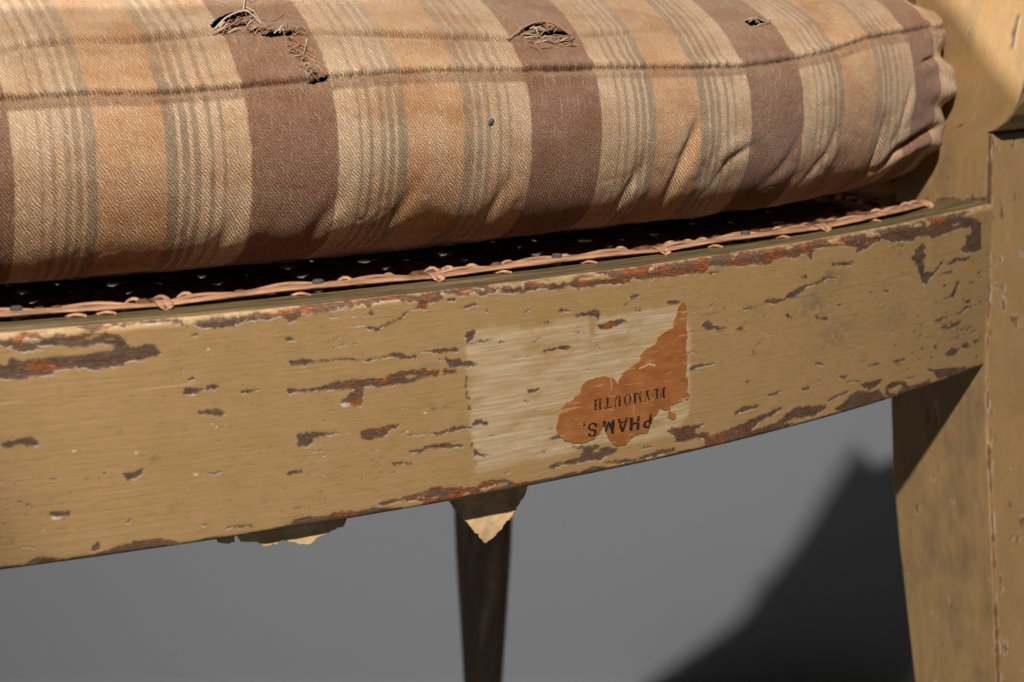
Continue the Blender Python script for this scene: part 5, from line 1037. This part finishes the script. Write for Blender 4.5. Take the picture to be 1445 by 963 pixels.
def cushion_grid():
    d, z, v = cushion_rows()
    s = np.concatenate([np.arange(-490, -356, 5.0), np.arange(-355.8, S1 + ARC, 0.30), S1 + ARC + np.array([2, 5, 10, 20, 35, 60, 100, 150, 200, 260, 320, 380.])])
    S, V = np.meshgrid(s, v, indexing='ij')
    dd = np.repeat(d[None], len(s), 0); zz = np.repeat(z[None], len(s), 0)
    # height of the seam and of the underside as measured along the rail
    seam = smooth1(s, *zip(*SEAMZ), 12); bot = smooth1(s, *zip(*BOTZ), 14)
    seam = np.where(s > -16, np.interp(s, [-16, S1 + ARC], [57.0, 57.0]), seam)
    hgt = zz.copy()
    lowpart = np.interp(hgt, [-6, 2, 6.2, 50, 85], [-6, 2, 6.2, 50, 85])
    k = np.clip((hgt - 6.2) / (50 - 6.2), 0, None)
    up = 6.2 + (bot - 6.2)[:, None] * np.clip(1 - np.abs(hgt - 6.2) / 25.0, 0, 1) + (hgt - 6.2) * np.where(k < 1, 1 + ((seam - 50) / 43.8)[:, None], 1) + np.where(k >= 1, (seam - 50)[:, None], 0)
    hgt = np.where(hgt > 6.2, up, hgt + (bot - 6.2)[:, None] * np.clip((hgt - 2) / 4.2, 0, 1))
    # plan
    din = np.maximum(dd - 17.5, 0)
    dx = np.where(din < 60, din, 60 + (din - 60) * 0.1)
    r = np.maximum(R0 - din, 3.0)
    xend = XR - dx - r * (1 - math.sin(PHI0))
    blend = sstep(-120, 0, S - S1)
    xf = np.minimum(S, S1) - (S1 - xend) * blend
    yf = g(np.maximum(xf, -500)) + dd
    ye = g(xend) + dd
    phi = PHI0 + np.clip((S - S1) / ARC, 0, 1) * (math.pi / 2 - PHI0)
    cx = xend - r * math.sin(PHI0); cy = ye + r * math.cos(PHI0)
    xc = cx + r * np.sin(phi); yc_ = cy - r * np.cos(phi)
    back = np.clip(S - S1 - ARC, 0, None) / 380.0
    yc_ = yc_ + back * np.maximum(350 - dx - yc_, 0)
    cor = S > S1
    P = np.stack([np.where(cor, xc, xf), np.where(cor, yc_, yf), H + hgt], -1)
    return s, v, S, V, P, hgt




def cushion_relief(S, V, Z):
    """relief of the cover in millimetres: seams, folds, puckers, slack"""
    D = np.zeros(S.shape)
    n1 = fbm(S * 0.06, V * 0.02, 1, 3); n2 = fbm(S * 0.35, V * 0.2, 2, 3)
    # lower seam
    vs = 0.5 * (fbm(S * 0.02, S * 0, 3, 3) - 0.5) + 0.35 * (n2 - .5)
    dv = V - vs
    D += -(1.0 + 0.9 * (n1 - .4)) * np.exp(-(dv / 0.55) ** 2)
    D += 0.75 * np.exp(-((dv - 1.7) / 1.3) ** 2) + 0.35 * np.exp(-((dv + 1.6) / 1.0) ** 2) * (n1 > .45)
    D += 0.22 * np.exp(-((dv + 1.2) / 2.0) ** 2) * np.sin(S * 1.7 + 5 * n2) + 0.18 * np.exp(-((dv - 1.6) / 1.6) ** 2) * np.sin(S * 1.5 + 6 * n2)
    # upper seam fades out to the right
    zs = np.interp(S, *zip(*USEAMZ))
    fade = sstep(-120, -185, S) * (1 - np.exp(-((S + 258) / 20) ** 4)) * (1 - np.exp(-((S + 180) / 15) ** 4))
    du = (Z - zs) + 0.8 * (n1 - .5)
    D += -(1.1 + 0.9 * (n2 - .4)) * np.exp(-(du / 0.6) ** 2) * fade
    D += 0.8 * np.exp(-((du - 1.6) / 1.3) ** 2) * fade + 0.35 * np.exp(-((du + 1.3) / 1.0) ** 2) * fade
    # general slack
    D += 1.5 * (fbm(S * 0.016, V * 0.02, 4, 3) - 0.5) + 0.5 * (fbm(S * 0.09, V * 0.03, 5, 3) - 0.5) * sstep(5, -20, V)
    low = sstep(-18, -42, V)
    D += low * 0.8 * (fbm((S + 0.55 * V) * 0.075, V * 0.02, 6, 3) - 0.5) * 2 * sstep(-40, -90, -np.abs(S + 160) - 60)
    for line, w, depth, ridge in FOLDS:
        d, side, t = polydist(S, Z, line)
        e = np.sin(np.pi * np.clip(t * 0.92 + 0.04, 0, 1)) ** 0.6
        d = d * (0.75 + 0.5 * fbm(S * .2, V * .2, 4, 2)); D += -0.75 * depth * e * np.exp(-(d / (0.62 * w)) ** 2)
        D += 0.85 * ridge * e * np.exp(-((d - 1.5 * w) / (1.25 * w)) ** 2) * sstep(-0.2 * w, 0.8 * w, side) + 0.3 * ridge * e * np.exp(-((d - 1.5 * w) / (1.2 * w)) ** 2) * sstep(0.2 * w, -0.8 * w, side)
    rg = np.abs(fbm((S + 0.5 * V) * 0.045, V * 0.028, 7, 3) - 0.5)
    D += -0.22 * np.exp(-(rg / 0.05) ** 2) * sstep(-10, -24, V) * sstep(0.5, 0.65, fbm(S * .03, V * .05, 2, 2)) * sstep(-190, -100, S)
    rg = np.abs(fbm(S * 0.12, V * 0.09, 5, 3) - 0.5)
    D += -0.10 * np.exp(-(rg / 0.06) ** 2) * sstep(0.45, 0.6, fbm(S * .05, V * .07, 3, 2))
    # gathers at the right end
    q = sstep(S1 - 16, S1 + ARC * 0.55, S) * sstep(-48, -30, V) * sstep(22, 8, V)
    D += q * (2.0 * np.sin(Z * 0.33 + 1.1) + 0.8 * np.sin(Z * 0.71 + 2 + S * 0.1) + 1.2 * (fbm(S * .12, Z * .16, 3, 3) - .5))
    return D


def stripe_colours(S, V):
    s = S + 0.5 * (fbm(S * .05, V * .05, 0, 3) - .5) + 0.22 * (vnoise(S * 2.2, V * 2.5, 1) - .5)
    s = np.where(S > -31.9, -31.9 + (s + 31.9) * 1.55, s)
    per = 80.0
    s = s + 0.28 * (vnoise(S * 0.9, V * 1.7, 4) - .5)
    u = np.mod(s + 271.9, per)
    kk = np.floor((s + 271.9) / per)
    brown = np.array([0.335, 0.182, 0.122]); cream = np.array([0.78, 0.565, 0.375]); orange = np.array([0.74, 0.45, 0.25]); grey = np.array([0.37, 0.29, 0.20])
    C = np.tile(cream, S.shape + (1,))

    def put(a, b, c, w=1.0):
        e = 0.2
        m = (sstep(a - e, a + e, u) * sstep(b + e, b - e, u) * w)[..., None]
        C[...] = C * (1 - m) + c * m
    put(0, 23, brown); put(per - .13, per, brown)
    g0, g1 = 23.0, 42.4; L = g1 - g0
    wk = np.clip(-0.15 + 1.5 * fbm(S * .03, V * .05, 6, 3) - 0.2 * (S > -240) + 0.9 * (fbm(S * 1.4, V * .5, 2, 3) - .5), -0.6, 1)
    lines = [(.155, .172, .35), (.30, .345, .75), (.44, .50, .9), (.605, .68, .9), (.73, .815, .95), (.862, 1.0, 1.0)]
    for a, b, w in lines:
        put(g0 + a * L, g0 + b * L, grey, w * (0.55 + 0.45 * wk))
    put(42.4, 59.0, orange)
    put(48, 54, cream, 0.5 * fbm(S * .02, V * .06, 3, 3))
    h0, h1 = 59.0, 80.0; M = h1 - h0
    for a, b, w in lines:
        put(h1 - b * M, h1 - a * M, grey, w * (0.55 + 0.45 * wk))
    # dust rubbed into the strip under the seam, and general fading on the upper side
    dv = V + 0.6 * (fbm(S * .3, V * .3, 2, 3) - .5)
    band = sstep(-3.6, -2.6, dv) * sstep(0.4, -0.2, dv) * (0.35 + 0.9 * fbm(S * .05, S * 0, 5, 3))
    band = np.clip(band, 0, .8)[..., None]
    C = C * (1 - band) + np.array([0.36, 0.215, 0.125]) * band
    fade = (sstep(0, 12, V) * 0.30)[..., None]
    C = C * (1 - fade) + np.array([0.55, 0.385, 0.235]) * fade
    return C


def build_cushion():
    s, v, S, V, P, Z = cushion_grid()
    D = cushion_relief(S, V, Z)
    Tu = np.gradient(P, axis=0); Tv = np.gradient(P, axis=1)
    N = np.cross(Tu, Tv); N /= np.linalg.norm(N, axis=-1, keepdims=True) + 1e-9
    P2 = P + N * D[..., None]
    nu, nv = S.shape
    # back half, coarse
    bk = []
    for d, z in CBACK:
        x = np.minimum(P[:, -1, 0], -40 - 0.05 * d) if False else P[:, -1, 0]
        y = np.minimum(g(np.minimum(np.maximum(s, -500), S1)) + d, np.interp(d, [260, 300, 385, 395, 405], [300, 310, 340, 362, 366]))
        bk.append(np.stack([x, np.maximum(y, P[:, -1, 1]), 0 * x + H + z], -1))
    Bk = np.stack(bk, 1)
    allP = np.concatenate([P2, Bk], 1)
    nv2 = nv + len(CBACK)
    F = grid_faces(nu, nv2, True)
    hole = np.zeros(S.shape, bool)
    for q in TEARS:
        hole |= inpoly(S + 0.35 * (fbm(S * 1.2, V * 1.2, 1, 3) - .5), V + 0.45 * (fbm(S * 2.5, V * 1.0, 2, 3) - .5), q)
    hf = np.concatenate([hole, np.zeros((nu, len(CBACK)), bool)], 1).ravel()
    F = F[~hf[F].any(1)]
    me = mesh_from(world(allP.reshape(-1, 3)), F, 'cover')
    SS = np.concatenate([S, np.repeat(S[:, -1:], len(CBACK), 1)], 1)
    VV = np.concatenate([V, np.repeat(V[:, -1:], len(CBACK), 1) + 20 * np.arange(1, len(CBACK) + 1)[None]], 1)
    set_attr(me, 'surf', np.stack([SS, VV, SS * 0], -1).reshape(-1, 3), 'FLOAT_VECTOR')
    C = stripe_colours(SS, VV)
    # crease shade painted along the two seams, with some dirt
    ZZ = np.concatenate([Z, np.repeat(Z[:, -1:], len(CBACK), 1) + 50], 1)
    du = ZZ - np.interp(SS, *zip(*USEAMZ)) + 0.8 * (fbm(SS * 0.06, VV * 0.02, 1, 3) - .5)
    kd = 0.38 * np.exp(-(du / 0.7) ** 2) * sstep(-120, -185, SS) * (0.4 + fbm(SS * .08, SS * 0, 2, 3))
    kd = np.maximum(kd, 0.22 * np.exp(-((VV + 0.1) / 0.75) ** 2) * (0.5 + fbm(SS * .06, SS * 0, 4, 3)))
    kd = np.maximum(kd, 0.14 * np.exp(-((du + 2.0) / 1.6) ** 2) * sstep(-120, -185, SS))
    C = C * (1 - np.clip(kd, 0, 0.75)[..., None] * np.array([0.80, 0.92, 1.0]))
    kd = 0.42 * sstep(0.45, 0.72, fbm(SS * .022, VV * .035, 6, 4)) * sstep(-14, -30, VV) + 0.2 * sstep(0.5, 0.75, fbm(SS * .03, VV * .05, 7, 4))
    C = C * (1 - kd[..., None] * np.array([0.42, 0.60, 0.78]))
    set_attr(me, 'stripe', C.reshape(-1, 3))
    cover = link('cover', me, FABRIC, CUSHION)
    # the stuffing seen through the tears
    for q in TEARS:
        a = np.array(q)
        i0, i1 = np.searchsorted(s, [a[:, 0].min() - 4, a[:, 0].max() + 4]); j0, j1 = np.searchsorted(v, [a[:, 1].min() - 3, a[:, 1].max() + 3])
        L = (P + N * (-2.6 + 1.4 * fbm(S * .6, V * .6, 3, 3) - 0.4)[..., None])[i0:i1:2, j0:j1:2]
        link('stuffing', mesh_from(world(L.reshape(-1, 3)), grid_faces(*L.shape[:2]), 'stuffing'), LINING, CUSHION)
    return s, v, P2, N


CS, CV, CPOS, CNRM = build_cushion()

# ---------------------------------------------------------------- loose threads at the tears


def on_cover(s, v, lift):
    i = np.clip(np.searchsorted(CS, s), 0, len(CS) - 1); j = np.clip(np.searchsorted(CV, v), 0, len(CV) - 1)
    return CPOS[i, j] + CNRM[i, j] * lift


def thread(pts, rad, mat):
    q = catmull([tuple(on_cover(*p)) for p in pts], 6)
    V, F = tube(q, np.linspace(rad, rad * 0.55, len(q)), 6, 1.0, up=(0.3, 0.2, 0.9))
    link('loose_thread', tidy(world(V), F, 'loose_thread'), mat, CUSHION)


for pts, rad, mat in THREADS:
    thread(pts, rad, (THREAD_PALE, THREAD_BROWN)[mat])


def lint(s, v):
    p = on_cover(s, v, 0.15)
    i = np.clip(np.searchsorted(CS, s), 0, len(CS) - 1); j = np.clip(np.searchsorted(CV, v), 0, len(CV) - 1)
    n = CNRM[i, j]; a = np.cross(n, [0, 0, 1.0]); a /= np.linalg.norm(a); b = np.cross(a, n)
    pts = [p + a * x + b * y + n * h for x, y, h in ((-1.2, 0.5, .1), (0.1, 0.9, .5), (0.9, -0.1, .2), (0.7, -1.1, .1), (-0.2, -0.5, .6), (-0.1, 0.1, 1.0))]
    me = bpy.data.meshes.new('lint'); me.from_pydata([tuple(q) for q in world(np.array(pts))], [], [(0, 5, 1), (1, 5, 2), (2, 5, 3), (3, 5, 4), (4, 5, 0), (0, 1, 2, 3, 4)]); me.update()
    link('lint', me, PEG, CUSHION)


lint(*LINT)
